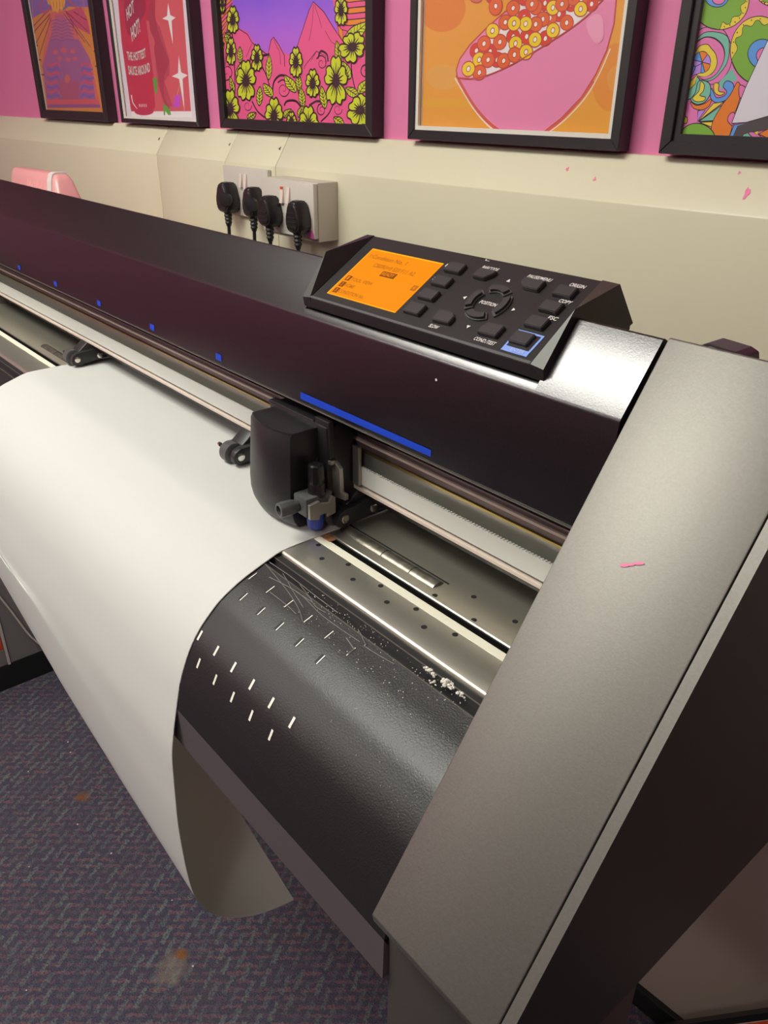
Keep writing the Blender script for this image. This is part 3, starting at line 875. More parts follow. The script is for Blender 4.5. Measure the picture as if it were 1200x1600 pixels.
L01 2 -1 21 1623 332 1540 368
L01 2 -1 21 1626 339 1575 388
P10 2 -1 4 1682 326 1667 296 1634 283 1602 296 1590 326 1604 357 1636 369 1668 356
P10 4 2 12 1712 826 1683 855 1674 892 1693 914 1713 905 1733 913 1751 888 1741 852
L01 2 -1 20 1707 822 1696 872
L01 2 -1 20 1712 821 1713 887
L01 2 -1 20 1715 821 1729 870
P10 4 2 12 1722 817 1730 855 1752 875 1774 863 1776 839 1790 822 1779 794 1750 794
L01 2 -1 20 1716 820 1744 846
L01 2 -1 20 1718 816 1763 834
L01 2 -1 20 1719 812 1756 811
P10 4 2 12 1716 802 1754 792 1777 764 1773 734 1750 730 1738 711 1711 723 1703 762
L01 2 -1 20 1718 808 1750 769
L01 2 -1 20 1714 806 1743 747
L01 2 -1 20 1711 804 1722 752
P10 4 2 12 1705 802 1716 761 1708 724 1682 714 1667 734 1646 737 1641 770 1667 796
L01 2 -1 20 1711 804 1698 754
L01 2 -1 20 1707 806 1676 750
L01 2 -1 20 1704 808 1669 774
P10 4 2 12 1701 818 1671 798 1642 801 1632 827 1646 846 1647 869 1672 880 1694 857
L01 2 -1 20 1703 812 1665 816
L01 2 -1 20 1704 816 1659 840
L01 2 -1 20 1706 820 1679 850
P10 2 -1 4 1735 812 1728 794 1711 788 1693 796 1686 814 1694 832 1712 837 1729 830
P10 4 2 12 1856 570 1847 616 1871 652 1919 656 1939 632 1976 624 1976 590 1926 569
L01 2 -1 20 1846 570 1882 619
L01 2 -1 19 1852 566 1920 618
L01 2 -1 20 1858 563 1927 592
P10 4 2 12 1863 555 1913 579 1965 578 1985 552 1963 530 1966 506 1923 492 1880 514
L01 2 -1 20 1858 562 1925 560
L01 2 -1 20 1856 556 1939 536
L01 2 -1 20 1854 552 1906 523
P10 4 2 12 1840 547 1883 509 1889 469 1852 448 1816 462 1778 455 1750 487 1779 524
L01 2 -1 20 1848 550 1856 494
L01 2 -1 20 1841 551 1822 482
L01 2 -1 20 1834 552 1796 502
P10 4 2 12 1824 556 1798 513 1748 489 1701 502 1701 530 1672 548 1699 579 1763 580
L01 2 -1 20 1834 552 1764 522
L01 2 -1 20 1831 557 1729 536
L01 2 -1 20 1828 562 1744 560
P10 4 2 12 1834 572 1770 578 1732 604 1745 632 1785 636 1809 654 1856 643 1864 608
L01 2 -1 20 1831 566 1782 598
L01 2 -1 20 1837 568 1796 620
L01 2 -1 20 1844 570 1834 614
P10 2 -1 4 1888 558 1875 540 1843 534 1812 542 1798 561 1812 580 1844 586 1876 578
P10 4 2 16 67 112 18 159 8 218 46 256 85 243 124 260 156 220 130 160
L01 2 -1 26 58 105 44 188
L01 2 -1 26 66 105 81 213
L01 2 -1 26 74 105 111 188
P10 4 2 16 86 100 111 161 160 195 203 180 202 142 226 116 200 72 141 67
L01 2 -1 26 76 104 140 150
L01 2 -1 26 79 97 175 132
L01 2 -1 27 81 90 156 94
P10 4 2 16 73 74 145 60 188 18 174 -32 130 -40 103 -73 50 -56 41 6
L01 2 -1 27 78 84 137 24
L01 2 -1 27 70 80 117 -14
L01 2 -1 27 62 76 74 -8
P10 4 2 16 50 74 63 7 39 -55 -16 -75 -40 -45 -83 -43 -86 10 -28 57
L01 2 -1 27 62 76 26 -8
L01 2 -1 27 55 80 -19 -17
L01 2 -1 27 49 83 -29 21
P10 4 2 16 44 99 -20 64 -80 67 -95 108 -63 139 -58 176 -5 195 36 160
L01 2 -1 27 47 89 -29 91
L01 2 -1 27 51 97 -37 129
L01 2 -1 27 55 104 4 149
P10 2 -1 5 114 92 96 63 59 51 24 62 13 91 32 120 70 132 104 121
P10 4 2 15 766 67 719 108 707 160 741 194 776 182 811 197 840 162 819 109
L01 2 -1 24 758 61 744 134
L01 2 -1 24 766 61 774 156
L01 2 -1 24 772 61 800 134
P10 4 2 14 783 56 801 112 841 143 879 129 880 94 902 70 882 30 831 26
L01 2 -1 24 775 60 826 101
L01 2 -1 24 776 54 857 85
L01 2 -1 24 779 48 843 52
P10 4 2 15 772 34 837 23 876 -14 865 -58 826 -66 802 -95 756 -81 746 -27
L01 2 -1 24 776 43 829 -9
L01 2 -1 24 770 39 814 -42
L01 2 -1 24 764 36 777 -38
P10 4 2 15 754 33 769 -26 751 -80 705 -98 681 -70 643 -69 637 -21 686 19
L01 2 -1 24 763 36 736 -39
L01 2 -1 25 757 39 698 -46
L01 2 -1 25 751 42 688 -13
P10 4 2 15 747 56 693 23 641 24 627 61 654 90 657 124 703 142 738 111
L01 2 -1 24 750 47 685 49
L01 2 -1 24 753 53 676 82
L01 2 -1 24 756 60 711 99
P10 2 -1 5 807 50 792 25 761 13 731 23 721 48 736 74 767 85 797 75
P10 4 2 13 1260 9 1211 49 1197 101 1230 135 1266 124 1300 139 1332 105 1313 51
L01 2 -1 23 1252 3 1234 75
L01 2 -1 23 1260 3 1264 98
L01 2 -1 23 1267 3 1292 76
P10 4 2 13 1278 -2 1294 54 1333 85 1373 71 1375 36 1399 13 1380 -28 1328 -32
L01 2 -1 23 1269 2 1320 43
L01 2 -1 22 1271 -4 1352 27
P10 4 2 14 1241 -3 1187 -36 1134 -35 1118 2 1145 31 1147 65 1192 83 1230 53
L01 2 -1 23 1247 -5 1168 23
L01 2 -1 23 1250 1 1203 40
P10 2 -1 5 1303 -8 1289 -34 1257 -45 1227 -36 1215 -10 1229 15 1261 27 1291 17
P10 4 2 14 1022 18 997 40 990 68 1008 87 1027 81 1045 90 1061 71 1050 41
L01 2 -1 24 1018 14 1009 54
L01 2 -1 24 1021 14 1026 67
L01 2 -1 24 1026 14 1040 55
P10 4 2 14 1031 12 1040 43 1061 60 1082 52 1083 33 1095 20 1084 -3 1057 -5
L01 2 -1 24 1027 14 1054 36
L01 2 -1 24 1028 10 1070 28
L01 2 -1 24 1029 7 1063 9
L01 2 -1 24 1028 4 1057 -24
L01 2 -1 24 1024 2 1048 -42
L01 2 -1 24 1021 0 1029 -40
L01 2 -1 24 1020 0 1007 -41
L01 2 -1 24 1018 2 987 -44
L01 2 -1 24 1014 4 981 -26
P10 4 2 14 1012 11 983 -7 957 -6 948 14 962 30 964 49 988 59 1007 42
L01 2 -1 24 1013 7 979 7
L01 2 -1 24 1015 10 974 25
L01 2 -1 24 1017 14 992 35
P10 2 -1 5 1044 8 1037 -6 1020 -12 1004 -7 998 7 1006 21 1022 27 1038 22
P10 4 2 12 1944 129 1900 174 1901 217 1949 234 1988 214 2032 216 2058 180 2018 146
L01 2 -1 20 1934 126 1941 185
L01 2 -1 20 1941 125 1978 195
L01 2 -1 20 1948 123 1997 172
P10 4 2 12 1956 117 1991 161 2039 177 2072 153 2064 121 2079 93 2047 62 1996 75
L01 2 -1 20 1949 122 2012 140
L01 2 -1 20 1949 116 2038 120
L01 2 -1 21 1950 111 2015 98
P10 4 2 12 1939 102 2009 79 2040 42 2010 10 1962 12 1924 -5 1874 16 1885 61
L01 2 -1 21 1946 108 1983 55
L01 2 -1 20 1938 107 1957 33
L01 2 -1 20 1931 106 1923 46
P10 4 2 13 1920 107 1925 52 1893 13 1837 15 1818 45 1777 60 1782 101 1844 118
L01 2 -1 21 1931 106 1881 56
L01 2 -1 21 1926 110 1842 60
L01 2 -1 20 1921 114 1842 87
P10 4 2 13 1921 125 1851 108 1798 120 1800 155 1840 174 1858 203 1913 209 1936 175
L01 2 -1 20 1921 118 1858 135
L01 2 -1 21 1926 122 1859 162
L01 2 -1 20 1931 126 1899 167
P10 2 -1 4 1981 117 1968 97 1936 88 1904 95 1890 115 1904 135 1936 144 1968 136
P10 4 2 15 69 966 56 988 55 1016 67 1033 78 1026 89 1034 97 1014 88 986
L01 2 -1 25 66 962 64 1001
L01 2 -1 25 68 962 75 1012
L01 2 -1 24 70 962 83 1000
P10 4 2 15 73 959 82 987 97 1003 109 994 108 976 113 964 104 943 88 943
L01 2 -1 25 71 961 90 981
L01 2 -1 24 71 958 100 972
L01 2 -1 25 72 955 93 955
P10 4 2 15 69 948 89 940 100 918 94 896 81 893 73 879 59 888 59 917
L01 2 -1 25 71 952 85 923
L01 2 -1 25 69 950 79 906
L01 2 -1 25 66 949 67 910
P10 4 2 15 63 948 64 917 56 889 40 881 34 896 23 898 24 922 41 942
L01 2 -1 24 66 949 53 910
L01 2 -1 25 64 950 41 908
L01 2 -1 25 62 952 40 925
P10 4 2 15 62 960 43 946 27 948 24 967 33 980 36 998 51 1006 61 988
L01 2 -1 24 62 956 41 958
L01 2 -1 25 63 958 40 976
L01 2 -1 25 65 962 52 983
P10 2 -1 5 81 955 75 942 64 937 55 943 53 957 60 970 70 975 79 968'''),
 'F4': ((-0.938, -0.0395, -0.606, 0.36), 'dc9a35 d9a02a d6802c d88a34 d9943f d9a04a e8cfc0 b8483c dd84ac c8584a efdfe4 d2402c f2e4dc d9622c ecc81e d0705a e39ab8', '''P00 0 -1 1 0 0 1660 0 1660 1997 0 1997
P00 1 -1 5 -31 194 821 170 824 142 -29 130
P10 2 -1 5 388 740 364 671 286 622 173 608 54 632 -36 690 -71 764 -42 836 42 883 156 894 269 867 354 811
P10 3 -1 4 1771 296 1746 208 1688 146 1611 130 1535 165 1483 242 1470 338 1498 426 1559 483 1635 494 1707 460 1756 387
P10 4 -1 4 1730 304 1717 251 1666 228 1607 251 1575 306 1589 359 1641 380 1699 358
P10 5 -1 5 375 325 356 286 298 257 214 246 127 256 62 286 36 328 58 368 120 397 204 406 288 394 351 364
L10 6 -1 12 318 319 412 223 515 122 655 21 808 -50
L10 6 -1 8 1150 -20 1299 75 1436 205 1519 339 1573 468
P00 8 7 11 330 335 410 249 513 147 652 47 787 -20 985 -56 1132 -8 1267 80 1405 204 1491 328 1550 458 1578 594 1574 716 1566 798 1560 788 1480 722 1372 640 1232 565 1054 487 832 396 626 335 462 312
L10 9 -1 22 357 306 451 204 554 110 672 32 787 -20
L10 9 -1 16 1148 -8 1268 72 1406 199 1482 295
P00 8 7 10 343 320 462 312 626 335 832 396 1054 487 1232 565 1372 640 1480 722 1560 788 1546 869 1041 845 876 758 732 698 583 613 446 522 358 438 328 370
P00 10 -1 4 461 320 626 338 832 396 1054 487 1232 565 1372 640 1480 722 1534 780 950 819 831 716 774 628 623 564 505 472 437 387
P10 11 7 7 674 783 649 758 606 755 571 776 564 809 590 834 633 836 667 816
P10 12 7 6 636 792 627 782 615 781 605 788 604 799 612 809 624 811 634 804
P10 11 7 7 875 782 852 758 812 754 777 775 770 807 794 832 835 834 868 814
P10 12 7 5 838 791 830 782 819 780 809 786 808 798 816 807 827 809 836 802
P10 13 7 7 1021 773 998 749 959 746 926 766 919 798 942 822 981 824 1014 804
P10 12 7 5 984 782 977 772 966 770 957 778 956 788 963 798 974 799 983 793
P10 13 7 6 1161 764 1140 740 1102 738 1070 757 1063 788 1085 812 1122 814 1154 795
P10 12 7 5 1126 773 1120 764 1108 762 1100 768 1098 780 1105 788 1116 790 1125 784
P10 13 7 6 1282 756 1262 733 1226 730 1194 750 1186 780 1207 804 1244 806 1275 787
P10 12 7 5 1248 765 1241 756 1231 754 1222 761 1221 772 1227 780 1238 782 1246 776
P10 13 7 6 1399 750 1380 726 1344 723 1314 742 1306 772 1326 796 1362 798 1392 779
P10 12 7 5 1366 758 1360 749 1350 747 1342 754 1340 764 1346 773 1356 774 1365 768
P10 11 7 6 1485 744 1466 721 1432 718 1402 737 1394 767 1413 790 1448 792 1478 774
P10 12 7 5 1453 752 1447 744 1437 741 1429 748 1427 758 1433 768 1443 769 1451 763
P10 11 7 7 943 756 920 732 880 728 846 748 840 780 863 805 903 808 936 788
P10 12 7 5 906 764 899 756 888 754 878 760 877 772 884 781 896 782 905 776
P10 11 7 7 1105 720 1084 695 1045 692 1013 712 1006 743 1028 767 1066 770 1098 750
P10 12 7 5 1070 728 1063 718 1052 716 1044 723 1042 734 1049 744 1060 746 1068 739
P10 11 7 6 1304 703 1284 679 1248 676 1216 695 1209 726 1230 750 1266 752 1297 733
P10 12 7 5 1270 711 1264 702 1253 700 1245 706 1243 718 1250 727 1260 728 1269 722
P10 11 7 6 1450 694 1432 672 1396 668 1366 687 1358 717 1378 740 1413 744 1443 724
P10 12 7 5 1418 703 1412 694 1402 692 1393 698 1392 709 1398 718 1408 720 1416 714
P10 13 7 6 1374 725 1354 702 1319 698 1288 718 1281 748 1301 772 1336 774 1367 755
P10 12 7 5 1341 733 1335 724 1324 722 1316 729 1314 740 1321 748 1331 750 1339 744
P10 11 7 6 1222 654 1200 630 1163 626 1131 646 1124 676 1145 701 1183 704 1214 684
P10 12 7 5 1187 662 1180 652 1170 650 1161 657 1160 669 1166 678 1176 680 1186 673
P10 11 7 7 950 650 928 625 887 622 853 642 846 674 870 699 910 703 943 682
P10 12 7 5 913 659 906 649 894 647 885 654 884 666 891 675 903 677 912 670
P10 11 7 7 565 472 538 445 493 440 456 460 450 495 477 523 522 528 558 507
P10 12 7 6 524 480 515 470 502 468 492 474 491 487 500 498 513 500 523 493
P10 11 7 7 873 546 849 520 808 515 773 536 766 569 791 595 832 599 866 578
P10 12 7 6 835 554 827 544 815 542 806 548 805 560 813 570 824 572 834 566
P10 11 7 7 984 542 961 516 921 512 887 532 880 564 904 590 944 594 977 574
P10 12 7 5 947 550 940 540 928 538 919 545 918 556 925 567 937 568 946 562
P10 11 7 7 1134 526 1112 500 1073 496 1040 516 1033 548 1055 574 1094 578 1126 558
P10 12 7 5 1098 534 1091 524 1080 522 1070 528 1070 540 1076 550 1087 552 1096 546
P10 11 7 7 754 414 728 387 686 382 649 402 642 436 668 464 712 469 747 448
P10 12 7 6 714 422 706 412 694 410 684 416 683 428 691 439 703 442 713 434
P10 11 7 7 688 464 662 436 618 431 582 452 575 486 601 514 646 518 681 498
P10 12 7 6 647 472 639 461 627 458 617 466 616 478 624 489 637 491 646 484
P10 13 7 7 1037 702 1015 676 976 673 943 694 936 725 958 750 998 752 1030 732
P10 12 7 5 1001 710 994 700 983 698 974 705 972 716 979 726 991 728 1000 721
P10 13 7 7 1155 636 1134 611 1095 607 1063 626 1056 658 1078 683 1116 686 1148 666
P10 12 7 5 1120 644 1113 634 1102 632 1093 638 1092 650 1098 660 1110 662 1118 655
P10 13 7 7 1101 632 1080 608 1040 604 1007 624 1000 656 1023 680 1061 683 1094 664
P10 12 7 5 1065 640 1058 631 1047 629 1038 636 1037 647 1044 656 1055 659 1064 652
P10 13 7 7 856 706 832 680 791 676 757 698 750 730 774 755 815 758 849 738
P10 12 7 6 818 714 810 704 798 703 789 710 788 721 796 730 807 732 817 726
P10 13 7 7 1005 720 982 695 943 692 910 712 903 744 926 768 965 771 998 751
P10 12 7 5 968 728 961 718 950 716 941 724 940 735 947 744 958 746 967 740
P10 13 7 7 1049 607 1026 581 987 578 954 598 947 630 970 655 1009 659 1042 639
P10 12 7 5 1012 615 1005 606 994 604 985 610 984 622 991 632 1002 634 1011 626
P10 13 7 7 800 629 776 603 734 599 699 620 692 653 717 678 759 682 793 662
P10 12 7 6 762 638 754 628 742 626 733 632 731 644 739 654 752 656 761 649
P10 13 7 7 630 512 604 485 560 480 523 502 516 536 543 563 587 568 623 546
P10 12 7 6 589 521 581 510 568 508 558 515 557 528 566 538 579 540 588 534
P10 13 7 7 766 518 741 491 698 486 663 507 656 541 681 568 724 572 759 552
P10 12 7 6 727 526 719 516 706 514 697 520 696 532 704 543 716 545 725 538
P10 14 7 7 898 505 874 479 833 474 798 494 791 528 815 554 857 558 891 538
P10 12 7 6 860 513 852 503 840 500 831 508 830 519 837 530 849 532 858 525
P10 14 7 7 968 612 945 587 904 583 871 604 864 636 888 662 928 665 961 645
P10 12 7 5 931 621 923 612 912 609 903 616 901 628 909 637 920 640 929 632
P10 14 7 7 873 620 850 594 808 590 774 611 767 644 792 670 833 673 866 652
P10 12 7 6 835 628 828 618 816 616 807 624 806 635 813 645 825 647 834 640
P10 14 7 7 595 417 569 389 524 384 487 405 480 440 507 468 552 473 588 452
P10 12 7 6 554 426 546 414 533 412 523 419 522 432 530 442 543 445 553 438
P10 13 7 7 674 416 648 388 604 382 568 403 561 438 588 466 632 471 667 450
P10 12 7 6 634 424 626 414 613 411 603 417 602 430 610 440 623 443 633 436
P10 13 7 7 810 408 785 380 742 374 707 395 700 430 725 457 768 461 803 442
P10 12 7 6 771 416 763 405 751 402 741 409 740 422 748 432 760 434 770 427
P10 13 7 7 897 441 873 414 831 409 796 430 789 463 814 490 855 494 889 474
P10 12 7 6 858 449 851 438 839 436 829 443 828 455 836 466 848 468 857 461
P10 13 7 8 604 340 577 312 532 306 495 326 488 362 516 390 561 396 597 375
P10 12 7 6 563 348 554 337 541 334 531 342 530 354 539 365 552 368 562 360
P10 13 7 6 1286 606 1265 581 1228 578 1196 596 1189 628 1210 652 1247 656 1278 636
P10 12 7 5 1251 614 1245 604 1234 602 1226 608 1224 620 1230 629 1241 631 1249 624
P10 14 7 8 503 364 475 334 429 329 391 350 385 386 413 414 459 420 496 398
P10 12 7 6 460 372 452 360 438 358 428 365 427 378 436 388 449 392 460 384
P10 14 7 7 697 584 672 558 628 554 593 574 586 608 612 635 655 638 690 618
P10 12 7 6 657 593 649 583 637 581 627 588 626 600 634 610 647 612 656 605
P10 14 7 7 990 454 967 427 926 422 892 442 885 476 908 503 949 507 983 487
P10 12 7 6 952 462 945 452 933 450 924 456 923 468 930 478 942 480 951 474
P10 14 7 7 1055 523 1032 497 992 492 959 512 952 545 975 571 1014 575 1047 555
P10 12 7 5 1018 531 1011 521 999 518 990 526 989 537 996 547 1007 549 1016 543
P10 14 7 7 1187 568 1166 543 1128 539 1095 558 1088 590 1110 615 1148 620 1180 600
P10 12 7 5 1152 577 1145 567 1134 564 1125 571 1124 582 1131 592 1141 594 1150 588
P10 14 7 7 1171 691 1150 666 1112 663 1080 683 1072 714 1094 738 1132 741 1163 722
P10 12 7 5 1136 699 1129 690 1118 688 1110 694 1108 706 1115 715 1125 717 1134 710
P10 14 7 6 1378 672 1358 649 1322 646 1291 664 1284 695 1304 719 1340 722 1370 703
P10 12 7 5 1344 680 1338 672 1328 670 1319 676 1318 687 1324 696 1334 698 1343 692
P10 13 7 6 1315 734 1294 710 1258 707 1227 727 1220 757 1240 780 1277 783 1307 764
P10 12 7 5 1281 742 1274 733 1264 732 1256 738 1254 748 1260 758 1271 760 1279 753
P10 13 7 6 1237 706 1216 682 1179 680 1147 699 1140 730 1161 754 1198 756 1230 737
P10 12 7 5 1202 715 1196 706 1186 704 1176 710 1175 722 1182 730 1192 732 1201 726
L10 7 -1 9 343 320 462 312 626 335 832 396 1054 487 1232 565 1372 640 1480 722 1560 788
P10 13 7 7 712 728 691 694 650 685 612 706 600 745 621 779 663 788 700 768
P10 12 7 6 672 734 666 724 655 721 644 728 641 739 647 750 658 752 669 746
P10 15 7 7 536 790 522 771 485 765 445 775 428 796 442 815 480 820 519 810
P10 16 -1 4 1382 612 1442 652 1495 628 1518 533 1480 497 1423 536'''),
 'F5': ((-0.514, -0.0395, -0.16, 0.37), 'de78b4 74bca8 1c1418 e2cc40 e07c24 b488e0 5a98e0 78ac38 4a4648 d8d4de', '''P00 0 -1 1 0 0 1770 0 1770 2047 0 2047
P00 1 -1 1 -42 611 35 543 -20 502
P10 0 2 4 -22 484 14 544 86 554 151 538 206 473 231 404 221 335 174 282 106 278 57 306 -7 382
P10 1 2 4 -20 471 39 526 111 529 178 508 204 456 206 378 158 310 114 292 75 301 153 336 186 400 169 457 118 497 59 508 14 492
P10 0 2 4 -15 445 10 483 59 506 120 492 169 452 186 397 163 335 122 305 68 306 4 382
P10 3 2 4 4 408 25 461 71 472 102 450 135 419 150 371 128 327 72 314 51 332 83 336 111 380 99 416 63 438 28 426 11 373
P10 3 -1 1 143 380 140 347 118 323 83 314 43 324 10 348 -7 382 -4 416 19 439 55 447 94 438 126 412
P00 4 2 4 60 386 33 436 43 438 54 438 65 436 75 431 85 424
P00 5 2 4 60 386 85 424 94 416 101 407 107 397 111 386 111 374
P00 4 2 4 60 386 111 374 111 364 108 354 103 346 96 340 87 335
P00 6 2 4 60 386 87 335 77 332 66 332 55 334 44 339 34 346
P00 5 2 4 60 386 34 346 25 354 18 364 12 374 9 386 7 397
P00 6 2 4 60 386 7 397 8 408 11 417 17 425 24 432 33 436
P00 5 2 4 59 379 63 332 31 324 -1 310 24 364
P10 6 2 4 -16 346 24 364 7 310 -15 278
P10 1 2 5 -15 196 9 246 40 310 66 292 69 247 34 206
P00 3 2 4 -22 233 1 283 45 324 41 278 9 246
P10 1 2 5 60 292 121 283 142 234 119 188 73 174 30 196 50 233
P10 3 2 4 72 288 96 274 97 242 80 220 115 211 108 192 65 188 39 206 70 242
P10 4 2 4 31 187 69 169 116 179 154 202 146 166 106 146 55 155
P00 1 -1 1 179 282 242 352 286 296 237 282 203 247
P10 6 2 4 143 256 179 211 220 216 236 238 209 265 224 292 264 278 271 243 249 203 189 184 148 207
P10 3 2 4 154 278 181 278 188 242 227 234 198 220 163 238
P00 5 2 5 85 142 128 147 91 86
P00 3 2 4 97 86 169 180 231 189
P00 1 2 5 101 86 219 171 204 94
P00 3 2 4 108 82 194 88 184 60
P10 6 2 4 -20 164 -2 173 8 154 -9 136
P10 3 2 5 -15 84 -4 112 26 104 26 75
P10 4 2 4 287 286 317 243 308 146 272 118 304 68 294 -5 297 -42 222 -45 183 66 220 167 260 225
P10 0 2 4 302 269 340 256 341 204 313 216
P10 0 2 4 300 136 318 101 303 73 272 95 276 127
P10 3 2 4 265 676 260 606 211 556 130 539 40 562 -36 621 -76 697 -66 770 -14 819 68 831 156 806 227 749
P10 7 2 3 244 678 247 660 229 648 227 634 237 612 227 598 202 597 189 588 185 568 166 562 141 574 130 542 106 544 81 549 56 557 33 568 10 582 -10 598 -29 615 -45 635 -57 655 -67 676 -73 697 -76 718 -74 738 -70 757 -61 774 -50 790 -35 803 -18 814 1 822 23 827 45 830 69 829 93 826 116 820 140 811 163 799 184 786 203 771 221 754 235 736 247 716 257 697
P10 2 -1 1 100 686 100 686 99 686 98 686 98 686 98 687 98 687 99 687
P10 2 -1 1 252 690 252 687 250 686 247 688 246 690 246 693 248 694 250 692
P10 2 -1 1 257 662 257 659 256 658 253 660 252 662 252 664 254 666 256 664
P10 2 -1 1 257 635 256 632 254 632 252 632 251 635 251 638 252 638 255 638
P10 2 -1 1 249 610 249 608 247 606 244 608 242 611 243 613 245 614 247 612
P10 2 -1 1 234 588 234 586 232 585 229 586 228 588 229 591 231 592 232 591
P10 2 -1 1 214 571 214 568 212 568 209 568 208 571 208 574 210 575 212 574
P10 2 -1 1 188 558 188 556 186 555 183 556 182 559 182 562 184 562 186 562
P10 2 -1 1 158 552 158 549 156 548 154 550 152 552 152 555 154 556 156 554
P10 6 2 4 149 688 145 666 125 650 92 646 57 654 29 672 15 696 19 718 40 734 73 738 108 730 136 711
P10 0 2 4 131 680 129 669 118 660 100 658 81 662 65 672 58 685 60 698 72 706 89 708 108 704 124 694
P10 3 2 4 526 431 525 353 483 294 411 274 325 296 253 356 213 438 218 519 264 574 338 592 419 568 488 509
P10 7 2 3 524 431 528 409 529 388 526 367 521 348 512 330 501 314 486 300 471 290 451 282 431 278 410 276 388 278 365 282 342 290 319 302 298 316 278 332 261 351 245 372 232 393 241 418 251 438 248 456 232 478 234 496 256 504 263 518 260 542 273 554 298 548 313 552 323 571 342 572 363 554 380 550 400 557 420 547 430 523 445 511 481 514 496 494 508 474 518 452
P10 2 -1 1 374 434 374 434 373 434 373 434 373 434 373 435 373 435 374 435
P10 2 -1 1 232 427 232 424 230 424 227 424 226 427 227 430 229 431 231 430
P10 2 -1 1 226 477 226 474 224 474 222 474 220 478 221 480 222 481 224 480
P10 2 -1 1 237 522 237 519 235 518 232 519 231 522 232 524 234 526 236 524
P10 2 -1 1 264 556 264 553 262 552 260 553 258 556 259 558 260 560 262 558
P10 2 -1 1 303 575 302 572 301 572 299 573 297 576 298 578 299 579 302 578
P10 2 -1 1 350 579 350 577 348 576 345 577 344 579 344 582 346 583 348 581
P10 2 -1 1 398 567 398 564 397 563 394 564 393 567 393 570 395 570 397 570
P10 2 -1 1 445 540 444 538 443 536 440 538 438 540 439 543 441 544 443 543
P10 6 2 4 476 416 474 382 451 356 413 348 370 358 335 384 315 419 319 454 343 478 381 486 423 475 458 450
P10 0 2 4 453 408 451 389 438 376 418 370 394 376 375 390 364 410 366 428 379 442 400 446 423 441 442 426
P10 3 2 4 476 680 471 654 445 638 404 632 360 642 323 663 305 690 311 716 339 732 380 737 424 727 458 706
P10 7 2 3 475 680 476 672 475 666 472 659 460 656 455 652 441 652 435 649 432 642 423 640 411 644 401 644 392 640 381 642 373 650 364 653 351 654 342 659 341 666 320 668 314 676 310 682 307 690 306 698 307 704 310 711 314 717 320 722 328 727 336 731 346 734 357 736 368 736 380 736 392 734 404 732 416 728 426 724 437 720 446 714 455 707 462 701 468 694 472 687
P10 2 -1 1 392 684 392 684 392 684 392 684 391 685 392 685 392 685 392 685
P10 2 -1 1 464 652 464 650 462 649 460 650 458 653 458 656 460 656 463 656
P10 2 -1 1 452 644 452 642 450 641 448 642 446 645 446 648 448 648 451 647
P10 2 -1 1 436 639 436 636 435 636 432 636 431 640 431 642 433 642 435 642
P10 2 -1 1 418 636 418 634 416 633 414 635 412 637 412 640 414 640 416 639
P10 2 -1 1 397 638 397 635 395 634 393 635 392 638 392 640 393 641 396 640
P10 2 -1 1 377 642 376 639 375 638 372 640 370 642 371 644 373 646 375 644
P10 2 -1 1 357 648 357 646 355 646 353 646 351 649 351 652 353 652 356 652
P10 2 -1 1 340 659 340 656 338 655 335 656 334 659 334 661 336 662 338 661
P10 6 2 4 420 683 418 674 410 666 397 665 382 669 370 676 363 686 365 696 373 703 387 704 402 701 414 693
P10 0 2 4 418 675 416 668 406 665 394 669 388 677 390 684 400 687 412 683
P10 7 2 5 222 -8 217 -53 183 -87 129 -102 69 -93 20 -61 -5 -16 3 30 38 64 93 77 151 66 198 36
P10 3 2 5 160 -25 156 -47 136 -65 106 -72 73 -67 45 -52 33 -30 36 -7 57 11 88 18 121 13 147 -3
P10 6 2 5 161 -29 158 -50 141 -67 115 -74 86 -70 62 -55 50 -33 54 -12 71 4 98 11 126 7 150 -8
P00 6 2 4 314 74 373 84 328 -41 286 -42
P10 1 2 4 367 -2 384 35 423 45 454 19 522 4 530 -32 369 -39
P10 0 2 4 404 36 444 42 479 20 523 -1 528 -23 463 2
P00 4 2 4 461 33 534 75 551 5
P00 3 2 2 434 41 461 51 456 29
P10 3 2 4 766 732 764 669 725 624 657 611 579 633 513 685 476 752 481 817 523 860 592 870 667 846 730 796
P10 7 2 2 763 732 766 714 767 696 735 694 744 674 736 662 716 662 705 654 702 636 687 631 665 642 650 642 635 630 616 635 601 654 584 661 562 661 536 664 520 680 505 698 494 716 484 734 479 752 476 771 476 788 479 806 485 820 494 834 506 846 520 855 536 862 553 866 572 869 592 868 612 865 633 860 653 852 673 842 692 830 708 816 724 800 738 784 748 767 757 750
P10 2 -1 1 624 741 624 741 624 741 624 741 624 742 624 742 624 742 624 742
P10 2 -1 1 755 674 755 672 754 671 751 672 750 674 750 677 752 678 754 677
P10 2 -1 1 741 652 741 649 740 649 738 650 736 652 736 654 738 656 740 654
P10 2 -1 1 721 635 721 632 720 632 717 633 716 636 716 638 718 638 720 638
P10 2 -1 1 695 624 694 622 693 621 690 622 689 625 689 627 691 628 693 627
P10 2 -1 1 663 621 663 619 662 618 659 619 658 622 658 624 660 625 662 624
P10 2 -1 1 629 626 629 623 628 622 626 624 624 626 624 628 626 629 628 628
P10 2 -1 1 595 637 594 635 593 634 591 635 590 638 590 640 592 641 594 640
P10 2 -1 1 562 656 562 653 561 652 559 654 557 656 557 658 559 659 561 658
P10 6 2 4 685 738 683 712 666 694 638 688 605 698 577 719 562 746 564 772 582 790 610 795 643 786 670 764
P10 0 2 4 668 731 668 717 658 707 642 704 624 709 609 721 601 736 602 750 612 760 627 763 645 758 660 746
P10 3 2 4 1039 110 1038 45 998 -5 930 -27 851 -12 783 36 745 102 749 170 792 218 862 236 939 220 1003 173
